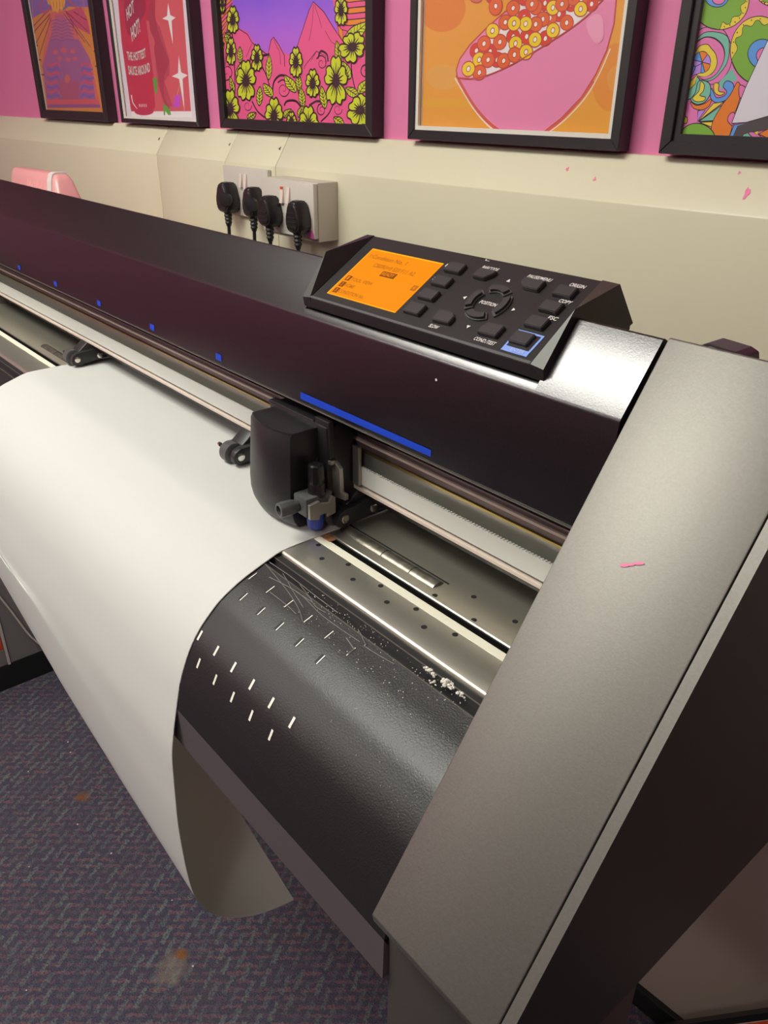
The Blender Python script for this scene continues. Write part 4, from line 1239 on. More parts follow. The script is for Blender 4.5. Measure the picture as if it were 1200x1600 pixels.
P10 7 2 2 1037 110 1040 92 1041 74 1038 57 1034 40 1026 25 1015 11 1002 -1 986 -10 969 -17 950 -22 930 -25 909 -25 887 -21 866 -15 844 -7 824 3 806 16 789 31 775 48 763 65 754 84 748 102 744 121 762 136 765 152 785 159 792 171 788 191 801 201 824 197 839 202 848 218 866 220 886 206 902 203 921 210 939 202 949 183 962 173 985 169 1010 162 1022 145 1030 128
P10 2 -1 1 896 106 896 106 896 106 895 106 895 106 895 106 896 106 896 106
P10 2 -1 1 760 152 759 149 758 148 756 149 754 152 754 154 756 156 758 154
P10 2 -1 1 774 183 774 180 772 180 770 180 768 183 768 186 770 186 772 186
P10 2 -1 1 799 207 799 204 797 204 795 204 794 207 794 210 796 210 798 210
P10 2 -1 1 833 222 833 219 831 218 829 219 828 222 828 224 829 226 832 224
P10 2 -1 1 872 226 872 224 870 222 868 224 866 226 866 228 869 230 871 228
P10 2 -1 1 913 220 912 217 911 216 909 217 908 220 908 222 910 223 912 222
P10 2 -1 1 952 204 952 201 950 200 949 201 947 203 947 206 949 207 950 206
P10 2 -1 1 987 178 986 176 985 175 982 176 982 178 982 181 983 182 985 181
P10 6 2 4 960 108 959 79 941 57 911 48 876 55 846 76 830 105 832 134 850 155 881 164 914 156 944 136
P10 0 2 4 942 99 941 83 931 71 914 66 896 70 880 82 871 97 871 113 882 125 898 130 917 126 932 114
P10 3 2 4 257 943 251 878 201 835 120 823 29 849 -46 905 -85 977 -75 1043 -20 1086 61 1093 150 1066 221 1011
P10 7 2 3 254 943 257 925 257 907 252 890 245 875 234 861 222 849 205 839 186 832 166 826 143 825 120 825 95 829 70 835 46 843 22 854 0 868 -20 883 -39 900 -22 928 -48 940 -56 957 -44 972 -45 988 -62 1008 -57 1023 -34 1028 -25 1038 -27 1058 -11 1066 15 1060 32 1062 45 1077 65 1076 87 1060 106 1054 128 1058 156 1060 177 1047 196 1032 213 1016 228 999 240 980 249 962
P10 2 -1 1 91 960 91 959 91 959 90 959 90 960 90 960 91 960 91 960
P10 2 -1 1 18 1082 18 1079 15 1078 14 1080 12 1082 12 1084 14 1086 16 1084
P10 2 -1 1 67 1082 66 1080 65 1079 62 1080 61 1083 61 1086 63 1086 66 1085
P10 2 -1 1 118 1070 118 1068 116 1067 113 1068 112 1071 112 1073 114 1074 116 1072
P10 6 2 4 160 952 156 928 135 912 101 908 65 918 35 940 20 966 24 992 45 1008 80 1011 116 1000 145 979
P10 0 2 4 141 947 138 933 127 924 108 922 88 928 72 940 64 955 66 968 78 977 96 979 116 973 133 962
P10 3 2 4 588 1018 584 959 542 920 474 911 395 934 328 986 292 1052 298 1111 343 1148 414 1155 490 1130 554 1080
P10 7 2 2 586 1018 589 1001 557 996 555 984 564 965 556 954 534 955 524 948 520 931 504 928 483 938 466 939 451 930 432 934 416 952 400 961 368 952 350 966 334 982 320 999 309 1016 300 1034 295 1051 292 1068 292 1085 296 1100 303 1114 312 1126 325 1136 340 1145 356 1150 374 1154 393 1155 414 1154 435 1150 456 1143 476 1135 496 1124 514 1112 532 1098 547 1084 561 1068 572 1052 580 1034
P10 2 -1 1 444 1034 444 1034 444 1034 443 1034 443 1034 443 1034 443 1034 444 1034
P10 2 -1 1 581 984 581 982 580 980 578 982 576 985 576 986 578 988 580 986
P10 2 -1 1 573 961 573 958 572 957 570 958 568 961 568 963 570 964 572 962
P10 2 -1 1 557 941 557 939 556 938 554 939 552 942 552 944 554 945 556 944
P10 2 -1 1 534 928 534 925 533 924 531 926 529 928 530 931 531 931 533 930
P10 2 -1 1 506 921 506 918 504 918 502 918 501 921 501 923 503 924 504 923
P10 2 -1 1 473 921 473 918 471 917 469 918 468 921 468 923 470 924 472 922
P10 2 -1 1 438 928 438 925 436 924 434 926 433 928 433 930 435 931 437 930
P10 2 -1 1 403 941 403 939 402 938 400 939 398 942 398 944 400 945 403 944
P10 6 2 4 501 1028 499 1004 483 989 455 986 424 996 398 1016 385 1040 387 1064 404 1079 431 1082 462 1072 488 1052
P10 0 2 4 486 1022 484 1009 476 1001 461 999 444 1004 430 1016 422 1029 423 1042 433 1050 448 1052 464 1046 478 1036
P10 1 2 4 650 550 755 564 820 477 778 392 682 426
P10 3 2 4 684 521 743 530 783 474 750 432 699 461
P10 4 2 4 881 406 973 442 1036 288 943 248
P10 6 2 4 287 833 373 864 436 786 363 765
P00 8 -1 1 335 70 610 164 630 78 418 41 332 10 320 19
P00 9 2 4 299 82 339 260 411 483 566 534 654 173 494 122 382 89'''),
}

# ----------------------------------------------------------------- pictures
ART_GAIN = 1.15
def art_mat(h, glossy):
    if h == 'SKY':
        m = mat('sky_ink', (.4, .2, .8), .45); nt = m.node_tree; b = nt.nodes['Principled BSDF']
        tc = nt.nodes['Texture Coordinate']; sp = nt.nodes.new('ShaderNodeSeparateXYZ'); nt.links.new(tc.outputs['Object'], sp.inputs[0])
        mr = nt.nodes.new('ShaderNodeMapRange'); mr.inputs['From Min'].default_value = .09; mr.inputs['From Max'].default_value = .235
        nt.links.new(sp.outputs['Z'], mr.inputs['Value'])
        nz = nt.nodes.new('ShaderNodeTexNoise'); nz.inputs['Scale'].default_value = 5; nt.links.new(tc.outputs['Object'], nz.inputs['Vector'])
        cr = nt.nodes.new('ShaderNodeValToRGB'); e = cr.color_ramp.elements
        e[0].position = 0; e[0].color = lin('c86ee0'); e[1].position = 1; e[1].color = lin('6e54e4')
        k = e.new(.35); k.color = lin('bc6ce6'); k = e.new(.6); k.color = lin('a468ea')
        ad = nt.nodes.new('ShaderNodeMath'); ad.operation = 'MULTIPLY_ADD'; ad.inputs[1].default_value = .5; ad.inputs[2].default_value = -.25
        nt.links.new(nz.outputs['Fac'], ad.inputs[0])
        a2 = nt.nodes.new('ShaderNodeMath'); nt.links.new(mr.outputs[0], a2.inputs[0]); nt.links.new(ad.outputs[0], a2.inputs[1])
        nt.links.new(a2.outputs[0], cr.inputs[0]); nt.links.new(cr.outputs[0], b.inputs['Base Color'])
        return m
    c = tuple(min(.88, v*ART_GAIN) for v in lin(h)[:3])
    return mat('ink_' + h, c, .45)
VPRINT = .968
def clip(poly, x1, z1):
    for ax, lim, sg in ((0, 0, 1), (0, x1, -1), (1, 0, 1), (1, z1, -1)):
        out = []
        for i in range(len(poly)):
            a, b = poly[i-1], poly[i]
            da, db = (a[ax]-lim)*sg, (b[ax]-lim)*sg
            if (da >= 0) != (db >= 0):
                t = da/(da-db); out.append((a[0]+(b[0]-a[0])*t, a[1]+(b[1]-a[1])*t))
            if db >= 0: out.append(b)
        poly = out
        if len(poly) < 3: return []
    res = [poly[0]]
    for p in poly[1:]:
        if abs(p[0]-res[-1][0]) + abs(p[1]-res[-1][1]) > .6: res.append(p)
    return res if len(res) > 2 else []
def print_mesh(key):
    rect, cols, txt = ART[key]
    u0, z0, u1, z1 = rect; Wd, Hd = (u1-u0)*5000, (z1-z0)*5000
    bm = BM(); lev = [0]
    def face(poly, ci):
        p = clip(poly, Wd, Hd)
        if not p: return
        vs = [bm.verts.new((u0+x/5000, VPRINT-lev[0], z0+y/5000)) for x, y in p]
        try: bm.faces.new(vs).material_index = ci
        except ValueError: pass
    def stroke(pts, w, ci, taper):
        n = len(pts); Lf, Rt = [], []
        for i in range(n):
            a, b = pts[max(0, i-1)], pts[min(n-1, i+1)]
            dx, dy = b[0]-a[0], b[1]-a[1]; l = math.hypot(dx, dy) or 1
            h = w/2*((1-.8*i/(n-1)) if taper else 1)
            Lf.append((pts[i][0]-dy/l*h, pts[i][1]+dx/l*h)); Rt.append((pts[i][0]+dy/l*h, pts[i][1]-dx/l*h))
        for i in range(n-1): face([Lf[i], Lf[i+1], Rt[i+1], Rt[i]], ci)
    for ln in txt.split('\n'):
        f = ln.split(); sm, tp_ = f[0][1] == '1', f[0][2] == '1'
        ci, oc, w = int(f[1]), int(f[2]), int(f[3]); v = list(map(int, f[4:])); pts = list(zip(v[::2], v[1::2]))
        lev[0] += 3e-6
        if f[0][0] == 'P':
            if sm: pts = cat(pts, True)
            face(pts, ci)
            if oc >= 0: lev[0] += 3e-6; stroke(pts + [pts[0]], w, oc, False)
        else:
            if sm: pts = cat(pts, False)
            stroke(pts, w, ci, tp_)
    return bm, [art_mat(h, 0) for h in cols.split()]

def picture(key, u0, u1, zb, h, bar, inner, label, slip=0, ledge=0):
    vf, vb = .958, .983
    t = thing('framed_picture', label, 'picture', W(((u0+u1)/2, .97, zb)))
    zt = zb + h
    bm = BM()
    o4 = [(u0, zb), (u1, zb), (u1, zt), (u0, zt)]; i4 = [(u0+bar, zb+bar), (u1-bar, zb+bar), (u1-bar, zt-bar), (u0+bar, zt-bar)]
    for k in range(4):
        a, b, c, d = o4[k], o4[(k+1) % 4], i4[(k+1) % 4], i4[k]
        q = [bm.verts.new((p[0], v, p[1])) for v in (vf, vb) for p in (a, b, c, d)]
        for f in ((0, 1, 2, 3), (7, 6, 5, 4), (0, 4, 5, 1), (2, 6, 7, 3), (0, 3, 7, 4), (1, 5, 6, 2)): bm.faces.new([q[i] for i in f])
    bmesh.ops.bevel(bm, geom=[e for e in bm.edges], offset=.0009, segments=1, affect='EDGES', clamp_overlap=True)
    obj('frame', bm, M['frame'], t, W)
    def ring(name, lo, hi, v0, v1, m):
        bm = BM()
        for (a0, b0, a1, b1) in ((u0+lo, zb+lo, u1-lo, zb+hi), (u0+lo, zt-hi, u1-lo, zt-lo), (u0+lo, zb+hi, u0+hi, zt-hi), (u1-hi, zb+hi, u1-lo, zt-hi)):
            box(bm, (a0, v0, b0), (a1, v1, b1))
        return obj(name, bm, m, t, W)
    if ledge: ring('inner_ledge', bar-.001, bar+ledge, vf+.004, vb-.002, M['frame'])
    if slip: ring('white_slip', bar-.001, bar+slip, vf+.003, vf+.0075, M['slip'])
    bm, ms = print_mesh(key)
    pr = obj('print', bm, ms, t, W)
    if key == 'F2':
        def wd(word, u, z, w, hh, arc=0, sl=0, rot=0):
            cr, sr = math.cos(rot), math.sin(rot)
            def put(x, y):
                y2 = y + arc*((x/(w/2))**2) + sl*x
                return (u + x*cr - y2*sr, VPRINT-.0006, z + x*sr + y2*cr)
            return obj('lettering', lettering(word, put, w, hh, .03), M['white_ink'], pr, W)
        wd('HOT', -1.7960, .1550, .036, .022, 0, .42); wd('HOT!', -1.7835, .1195, .040, .026, 0, .42)
        wd('THE HOTTEST', -1.7920, .0715, .082, .0165, .004, .05); wd('SAUCE AROUND', -1.7875, .0445, .095, .0175, .004, .05)
    bm = BM(); box(bm, (u0+bar*.6, VPRINT-.0058, zb+bar*.6), (u1-bar*.6, VPRINT-.0038, zt-bar*.6))
    obj('glass_pane', bm, M['glass'], t, W)
    bm = BM(); box(bm, (u0+bar*.5, VPRINT, zb+bar*.5), (u1-bar*.5, VPRINT+.006, zt-bar*.5)); obj('backing_board', bm, M['slip'], t, W)
    return t
picture('F1', -2.326, -1.946, -.0590, .53, .020, 0, 'black framed orange and purple temple print, leftmost of the pictures on the pink wall')
picture('F2', -1.880, -1.552, -.0582, .53, .009, 0, 'black framed print of a red sauce bottle with white sparkles on the pink wall', slip=.0035)
picture('F3', -1.4755, -1.038, -.0575, .58, .017, 0, 'black framed print of pink mountains with lime green flowers under a purple sky')
picture('F4', -.9585, -.588, -.0578, .53, .0135, 0, 'black framed print of a pink cereal bowl on an orange background', slip=.0055)
picture('F5', -.5335, -.146, -.0575, .58, .014, 0, 'black framed print of green doughnuts and colourful swirls, rightmost on the wall', ledge=.008)

# ------------------------------------------------------------ power sockets
def socket(name, label, u0, v0, z0, z1, vback, marks):
    u1 = u0 + .1455
    t = thing(name, label, 'socket', W(((u0+u1)/2, vback, z0)))
    obj('face_plate', box(BM(), (u0, v0, z0), (u1, v0+.009, z1), .0016), M['socket'], t, W, 35)
    if vback - v0 > .015: obj('back_box', box(BM(), (u0+.001, v0+.0097, z0-.006), (u1, vback, z1+.001), .0015), M['socket_shade'], t, W, 35)
    else: obj('back_box', box(BM(), (u0+.004, v0+.009, z0+.004), (u1-.004, vback, z1-.004)), M['socket_shade'], t, W)
    for (a, b, za, zb, tip) in marks:
        r = obj('switch_rocker', prism(BM(), [(v0-.0055, za), (v0+.004, za), (v0+.004, zb), (v0-.0012, zb)], a, b, 0, .0006), M['rocker'], t, W)
        if tip: obj('indicator', box(BM(), (a+.0005, v0-.0022, zb-.0035), (b-.0005, v0-.0004, zb+.0008)), M['orange'], r, W)
    # rows of pin holes under each switch
    for k in (.035, .110):
        for dx, dz, w_, h_ in ((0, .034, .004, .008), (-.011, .014, .007, .004), (.011, .014, .007, .004)):
            obj('pin_hole', box(BM(), (u0+k+dx-w_/2, v0-.0002, z0+dz-.004), (u0+k+dx+w_/2, v0+.001, z0+dz+h_-.004)), M['dark'], t, W)
    return t
sL = socket('double_socket', 'white double wall socket set back on the left, two black plugs in it', -1.4323, .9285, -.2080, -.1206, .938, [(-1.3745, -1.3675, -.1560, -.1318, 0), (-1.3600, -1.3520, -.1570, -.1320, 0)])
sR = socket('double_socket', 'white double wall socket on a deep box, right of the other socket', -1.2466, .885, -.2155, -.1285, .938, [(-1.1895, -1.1815, -.1648, -.1392, 1), (-1.1715, -1.1635, -.1640, -.1384, 0)])
bm = BM(); bm.faces.new([bm.verts.new(p) for p in ((-1.122, .8846, -.2150), (-1.1017, .8846, -.2150), (-1.1022, .8846, -.2085), (-1.107, .8846, -.2005), (-1.114, .8846, -.2035))])
obj('paint_smear', bm, mat('pink_paint_smear', 'cf5da0', .5), sR, W)

def plug(label, u, v0, z0, z1, w, d, seed, ridges):
    """UK plug: v0 is the face of the socket, it stands d towards the room"""
    t = thing('mains_plug', label, 'plug', W((u, v0-d/2, z0)), 'black plugs in the wall sockets')
    h = z1 - z0; hw = w/2
    pol = [(-hw*.62, 0), (hw*.62, 0), (hw*.95, h*.16), (hw, h*.45), (hw*.66, h*.86), (hw*.40, h), (-hw*.40, h), (-hw*.66, h*.86), (-hw, h*.45), (-hw*.95, h*.16)]
    bm = BM(); rings = []
    for s_, vv in ((.93, v0-.0005), (1, v0-d*.35), (.97, v0-d*.82), (.80, v0-d)):
        rings.append([bm.verts.new((u+x*s_, vv, z0+h/2+(y-h/2)*s_)) for x, y in pol])
    n = len(pol)
    for a, b in zip(rings[:-1], rings[1:]):
        for i in range(n): bm.faces.new((a[i], a[(i+1) % n], b[(i+1) % n], b[i]))
    bm.faces.new(rings[0][::-1]); bm.faces.new(rings[-1])
    bmesh.ops.recalc_face_normals(bm, faces=bm.faces)
    bmesh.ops.bevel(bm, geom=[e for e in bm.edges if e.calc_face_angle(0) > .3], offset=.0022, segments=2, affect='EDGES', clamp_overlap=True)
    body = obj('plug_body', bm, M['plug'], t, W, 35)
    for k in range(ridges):
        zz = z0 + h*(.18 + .14*k); obj('grip_ridge', box(BM(), (u-hw*.5, v0-d-.0011, zz), (u+hw*.5, v0-d+.002, zz+.0024), .0005), M['plug'], body, W)
    if not ridges:
        obj('finger_grip', lathe(BM(), [(.004, 0), (.013, .001), (.0135, .006), (.012, .010), (.004, .0105)], (u+hw*.45, v0-d+.008, z0+h*.45), (.35, -1, 0), 18), M['plug'], body, W, 40)
    vc = v0 - d*.55
    rad = [.0085, .0085, .0068, .0078, .0062, .0074, .0058, .0068, .0052, .0045]
    obj('strain_relief', tube(BM(), [(u, vc, z0+.004-.0032*i) for i in range(10)], rad, 12), M['plug'], t, W, 40)
    pts = cat([(u, vc, z0-.022), (u, vc-.002, z0-.08), (u+.006*math.sin(seed), vc-.015, z0-.35), (u+.03*math.sin(seed*2), vc-.03, z0-.8), (u+.05*math.cos(seed), vc-.06, -H+.006)], False, 5)
    obj('mains_cable', tube(BM(), pts, .0034, 8), M['plug'], t, W, 60)
    return t
plug('black mains plug with a round grip, leftmost of the four plugs', -1.4000, .9285, -.2030, -.1475, .046, .030, 1, 0)
plug('black mains plug in the left socket, second from the left', -1.3150, .9285, -.2030, -.1500, .040, .030, 2, 0)
plug('glossy black mains plug in the right socket\'s left outlet, third from the left', -1.2050, .885, -.2040, -.1530, .042, .030, 3, 3)
plug('black mains plug with ribbed face, rightmost, above the pink paint smear', -1.1270, .885, -.2070, -.1545, .042, .028, 4, 4)

# --------------------------------------------------------- the vinyl cutter
XL, XR = -2.32, -.345
cut = thing('vinyl_cutter', 'long dark grey vinyl cutting plotter with an orange lit screen by the wall', 'plotter', U((-1.27, .55, -H/S)))
def part(name, bm, m, parent=cut, smooth=None): return obj(name, bm, m, parent, U, smooth)

# long hinged cover
cov = [(.545, -.3472), (.5541, -.2376), (.6007, -.1755), (.620, -.186), (.80, -.25), (.80, -.48), (.793, -.48), (.793, -.256), (.620, -.193), (.603, -.183), (.5612, -.2385), (.551, -.3472)]
cut_ = [(.545, -.3472), (.5541, -.2376), (.5603, -.2293), (.5660, -.2300), (.6200, -.2240), (.6914, -.2120), (.80, -.25), (.80, -.48), (.793, -.48), (.793, -.256), (.690, -.219), (.5660, -.2370), (.5612, -.2385), (.551, -.3472)]
bm = BM()
for a, b, p_ in ((XL, -.8080, cov), (-.4420, -.3490, cov), (-.8080, -.4420, cut_)): prism(bm, p_, a, b, 0, .0022, 25, 0, 3, True)
cover = part('cover', bm, M['cover'], cut, 50)      # the lid has a seat cut into it for the control panel
# blue alignment marks on the front of the cover
def on_face(x, t, off=.0006):   # t 0 at ridge .. 1 at bottom edge
    return (x, .5541 + (.545-.5541)*t - off, -.2376 + (-.3472+.2376)*t)
for k in range(6):
    x = -1.0114 - .2135*k
    bm = BM(); q = [bm.verts.new(on_face(*p)) for p in ((x-.0080, .853), (x+.0080, .853), (x+.0080, .937), (x-.0080, .937))]; bm.faces.new(q)
    part('blue_mark', bm, M['blue'], cover)
bm = BM(); bm.faces.new([bm.verts.new(on_face(*p)) for p in ((-.8057, .869), (-.5640, .869), (-.5640, .938), (-.8057, .952))]); part('blue_strip', bm, M['blue'], cover)
bm = BM(); bm.faces.new([bm.verts.new(on_face(-.5673+.0016*math.cos(a), .181+.013*math.sin(a))) for a in [PI*k/4 for k in range(8)]]); part('paint_speck', bm, M['white_ink'], cover)
# bright lower edge of the cover
part('cover_edge', box(BM(), (XL, .5446, -.3484), (-.349, .5470, -.3471)), M['greymetal'], cover)

# end covers
capp = [(.6007, -.174), (.2845, -.6208), (.2862, -.6300), (.3060, -.640), (.3200, -.747), (.80, -.747), (.80, -.30), (.66, -.192)]
part('end_cover', prism(BM(), capp, -.345, -.2080, 0, .0016, 25), M['cap'], cut, 40)
bm = prism(BM(), capp, -.2066, -.1970, 0)
for f in bm.faces:
    if abs(f.normal.x) > .9: f.material_index = 1
part('side_panel', bm, [M['cap'], M['capside']])
part('end_cover', prism(BM(), capp, XL-.137, XL, 0, .0016, 25), M['cap'], cut, 40)
part('side_panel', prism(BM(), capp, XL-.149, XL-.1385, 0), M['cap'])
part('seam_filler', prism(BM(), [(y+.004, z-.006) for y, z in capp[:2]] + [(.32, -.62), (.60, -.20)], -.2085, -.2060, 0), M['dark'])
for sx, sy, sz, du, dv in ((-.2868, .4937, -.3252, .0042, .0016), (-.2822, .4952, -.3231, .0030, .0012), (-.2770, .4972, -.3203, .0048, .0014)):
    bm = BM(); vs = []
    for k in range(8):
        a = 2*PI*k/8; e = du*math.cos(a)*.9; g = dv*math.sin(a) + .35*du*math.cos(a)
        vs.append(bm.verts.new((sx+e, sy+g*.58-.0006, sz+g*.815+.0004)))
    bm.faces.new(vs); part('paint_mark', bm, M['pinkpaint'])
# black media lever sticking up behind the end cover
bm = prism(BM(), [(-.3255, -.205), (-.3245, -.1790), (-.3180, -.1752), (-.2930, -.1768), (-.2860, -.1795), (-.2790, -.205)], .612, .640, 1, .001)
part('media_lever', bm, mat('lever_black', (.006, .006, .006), .35, spec=.3))
part('lever_highlight', prism(BM(), [(-.316, -.1775), (-.314, -.1767), (-.292, -.1787), (-.293, -.1795)], .6112, .6122, 1), M['greymetal'])
# stand
part('stand_leg', box(BM(), (-.345, .3030, -2.16), (-.2085, .5225, -.641), .004), M['post'], cut, 40)
part('stand_foot', box(BM(), (-.345, .16, -H/S), (-.2085, .86, -2.16), .006), M['black'], cut, 40)
part('stand_leg', box(BM(), (XL-.137, .70, -2.16), (XL, .79, -.747), .004), M['post'], cut, 40)
part('stand_foot', box(BM(), (XL-.137, .66, -H/S), (XL, .795, -2.16), .006), M['black'], cut, 40)

# body under the platen, rear panel
part('body', box(BM(), (XL, .44, -.66), (XR, .80, -.520)), M['dark'])
# guide rail
part('guide_rail', box(BM(), (XL, .600, -.470), (XR, .680, -.408), .001), M['alu'])
part('rail_cap', box(BM(), (XL, .600, -.406), (XR, .680, -.3865), .001), M['railcap'])
part('rail_trim', box(BM(), (XL, .5965, -.3962), (XR, .6005, -.3928)), M['cream_strip'])
part('brass_edge', box(BM(), (XL, .5975, -.4090), (XR, .6010, -.4062)), M['brass'])
part('rail_ledge', box(BM(), (XL, .5855, -.4590), (XR, .6005, -.4538), .0008), M['cream_strip'])
part('drive_belt', box(BM(), (XL, .5872, -.4495), (XR, .5896, -.4247)), M['belt'])
bm = BM()
for i in range(int((XR+.75)/.0045)):
    x = XR - .0045*i; box(bm, (x-.0024, .5868, -.4254), (x, .5900, -.4238))
part('belt_teeth', bm, M['belt'])
part('rail_underside', box(BM(), (XL, .602, -.476), (XR, .70, -.4705)), M['black'])

# platen
part('front_platen', prism(BM(), [(.4613, -.520), (.4613, -.5098), (.4620, -.5072), (.4638, -.5056), (.4665, -.505), (.5113, -.505), (.5113, -.520)], XL, XR), M['steel'], cut, 60)
part('cutting_strip', box(BM(), (XL, .5116, -.520), (XR, .5236, -.5046), .0006), M['cutmat'])
part('copper_tape', box(BM(), (-.7405, .5213, -.5052), (-.7185, .5335, -.5042)), M['copper'])
part('blade_slot', box(BM(), (XL, .5237, -.52), (XR, .5341, -.5072)), mat('slot_black', (.004, .004, .004), .9, spec=.05))
rear = part('rear_platen', prism(BM(), [(.5342, -.520), (.5342, -.5052), (.5352, -.5044), (.5385, -.5044), (.5395, -.505), (.80, -.505), (.80, -.520)], XL, XR), M['steel'])
fp = [o for o in cut.children if o.name.startswith('front_platen')][0]
def hole(x, y, par, r=.0033):
    part('vent_hole', lathe(BM(), [(r, -.0002), (r, .0004)], (x, y, -.505), (0, 0, 1), 14), M['dark'], par)
for k in range(5): hole(-.7217+.0614*k, .5065, fp)
for k in range(4): hole(-.6920+.0617*k, .4902, fp)
for x, y in ((-.5442, .5414), (-.4821, .5412), (-.5138, .5738), (-.4516, .5738)): hole(x, y, rear)
for a, b in ((-.7362, -.5570), (-1.84, -1.672)):
    r_ = part('grit_roller', lathe(BM(), [(.0125, 0), (.0125, b-a)], (a, .5590, -.5135), (1, 0, 0), 32), M['roller'], cut, 40)
    for f in (.47, .76):
        part('roller_seam', lathe(BM(), [(.0127, 0), (.0127, .0012)], (a+(b-a)*f, .5590, -.5135), (1, 0, 0), 32), M['dark'], r_, 40)
    if a > -1: part('roller_slot', box(BM(), (a-.004, .5690, -.5049), (b+.006, .5712, -.5042)), M['dark'], rear)
# dusty gutter between platen and apron
part('gutter', prism(BM(), [(.4365, -.56), (.4365, -.5140), (.4385, -.5136), (.4500, -.5175), (.4520, -.5105), (.4612, -.5100), (.4612, -.56)], XL, XR), M['black'])
part('gutter_edge', box(BM(), (XL, .4512, -.5112), (XR, .4521, -.5101)), M['greymetal'])
part('gutter_edge', box(BM(), (XL, .4360, -.5142), (XR, .4368, -.5131)), M['greymetal'])
# rounded black apron
AP = [(.4362, -.5140), (.4231, -.5187), (.4050, -.5250), (.3857, -.5340), (.3705, -.5430), (.3575, -.5542), (.3448, -.5664), (.3333, -.5805), (.3247, -.5950), (.3171, -.6108), (.3112, -.6247), (.3061, -.6395), (.2995, -.6690)]
APS = cat(AP, False, 4)
def ap_at(y):                    # height and tangent of the apron at depth y
    for (y0, z0), (y1, z1) in zip(APS[:-1], APS[1:]):
        if y1 <= y <= y0:
            t = (y0-y)/(y0-y1); l = math.hypot(y1-y0, z1-z0)
            return z0+(z1-z0)*t, ((y1-y0)/l, (z1-z0)/l)
    return APS[-1][1], (0, -1)
inner = [(y+.006, z-.005) for y, z in APS]
apron = part('apron', prism(BM(), APS + inner[::-1], XL, XR), M['apron'], cut, 40)
part('front_lip', prism(BM(), [(.2993, -.6692), (.2982, -.7240), (.345, -.7275), (.345, -.700), (.308, -.690)], XL, XR), M['lip'], cut)
def slit(x, y, ln, wd, two):
    z, (ty, tz) = ap_at(y); ny, nz = tz, -ty
    if nz < 0: ny, nz = -ny, -nz
    bm = BM()
    for mi, (a, b) in enumerate(((-wd/2, wd/2), (-wd/2-two, -wd/2))):
        if mi and not two: continue
        q = []
        for dx, s_ in ((a, -1), (b, -1), (b, 1), (a, 1)):
            q.append(bm.verts.new((x+dx, y+ty*s_*ln/2+ny*.0006, z+tz*s_*ln/2+nz*.0006)))
        bm.faces.new(q).material_index = mi
    part('vent_slit', bm, [M['slot'], M['dark']], apron)
for k in range(6): slit(-.7334+.0388*k, .4160, .0130, .0013, .0016)
for k in range(5): slit(-.7147+.0388*k, .3910, .0125, .0013, .0034)
for k in range(6): slit(-.7335+.0388*k, .3385, .0125, .0036, 0)
for k in range(5): slit(-.7145+.0388*k, .3240, .0125, .0034, 0)

# ------------------------------------------------------------ control panel
D = (.5605, -.2153); F = (.6600, -.1535)
l_ = math.hypot(F[0]-D[0], F[1]-D[1]); e_ = ((F[0]-D[0])/l_, (F[1]-D[1])/l_)
def pan(u, v, h=0): return (u, D[0]+e_[0]*v-e_[1]*h, D[1]+e_[1]*v+e_[0]*h)
cp = part('control_panel', prism(BM(), [(.5612, -.2280), D, F, (.6914, -.1950), (.6914, -.208), (.5700, -.2296)], -.8040, -.4400, 0, .0012, 25), M['panel'])
M['cheek'] = mat('cheek_silver', (.085, .085, .082), .5, .85)
def cheek(xo, xi, xf):           # outer side, inner foot at the front, inner foot at the back
    bm = BM(); P = {}
    for k, p in dict(do=(xo, .5592, -.2165), di=(xi, .5597, -.2150), e=(xo, .5955, -.1676), fo=(xo, .6600, -.1535), fi=(xf, .6600, -.1530),
                     lo=(xo, .5618, -.2285), li=(xi, .5618, -.2285), bo=(xo, .6914, -.1950), bi=(xf, .6914, -.1950), ko=(xo, .6600, -.2090), ki=(xf, .6600, -.2090)).items(): P[k] = bm.verts.new(p)
    for mi, f in ((0, 'do di e'), (1, 'di fi e'), (1, 'e fi fo'), (1, 'lo do e fo bo ko'), (1, 'lo li di do'), (1, 'fo fi bi bo'), (1, 'bo bi ki ko'), (1, 'ko ki li lo'), (1, 'li ki bi fi di')):
        bm.faces.new([P[k] for k in f.split()]).material_index = mi
    part('cheek', bm, [M['cheek'], M['panel']], cp)
cheek(-.8125, -.7985, -.7985); cheek(-.4378, -.4537, -.4577)
part('front_bead', prism(BM(), [(D[0]-.0008, D[1]+.0004), (D[0]+.0016, D[1]+.0022), (D[0]+.0020, D[1]+.0012), (D[0], D[1]-.0008)], -.8000, -.4545), M['greyplastic'], cp)
def plate(name, poly, h0, h1, m, par=None, inset=.0, bev=0):
    bm = BM(); c = [sum(p[i] for p in poly)/len(poly) for i in (0, 1)]
    a = [bm.verts.new(pan(u, v, h0)) for u, v in poly]
    top = []
    for u, v in poly:
        du, dv = c[0]-u, c[1]-v; L = math.hypot(du, dv); top.append(bm.verts.new(pan(u+du/L*inset, v+dv/L*inset, h1)))
    n = len(poly); bm.faces.new(a[::-1]); bm.faces.new(top)
    for i in range(n): bm.faces.new((a[i], a[(i+1) % n], top[(i+1) % n], top[i]))
    bmesh.ops.recalc_face_normals(bm, faces=bm.faces)
    if bev: bmesh.ops.bevel(bm, geom=list(bm.edges), offset=bev, segments=2, affect='EDGES', clamp_overlap=True)
    return part(name, bm, m, par or cp, 40)
sq = lambda a, b, c, d: [(a, c), (b, c), (b, d), (a, d)]
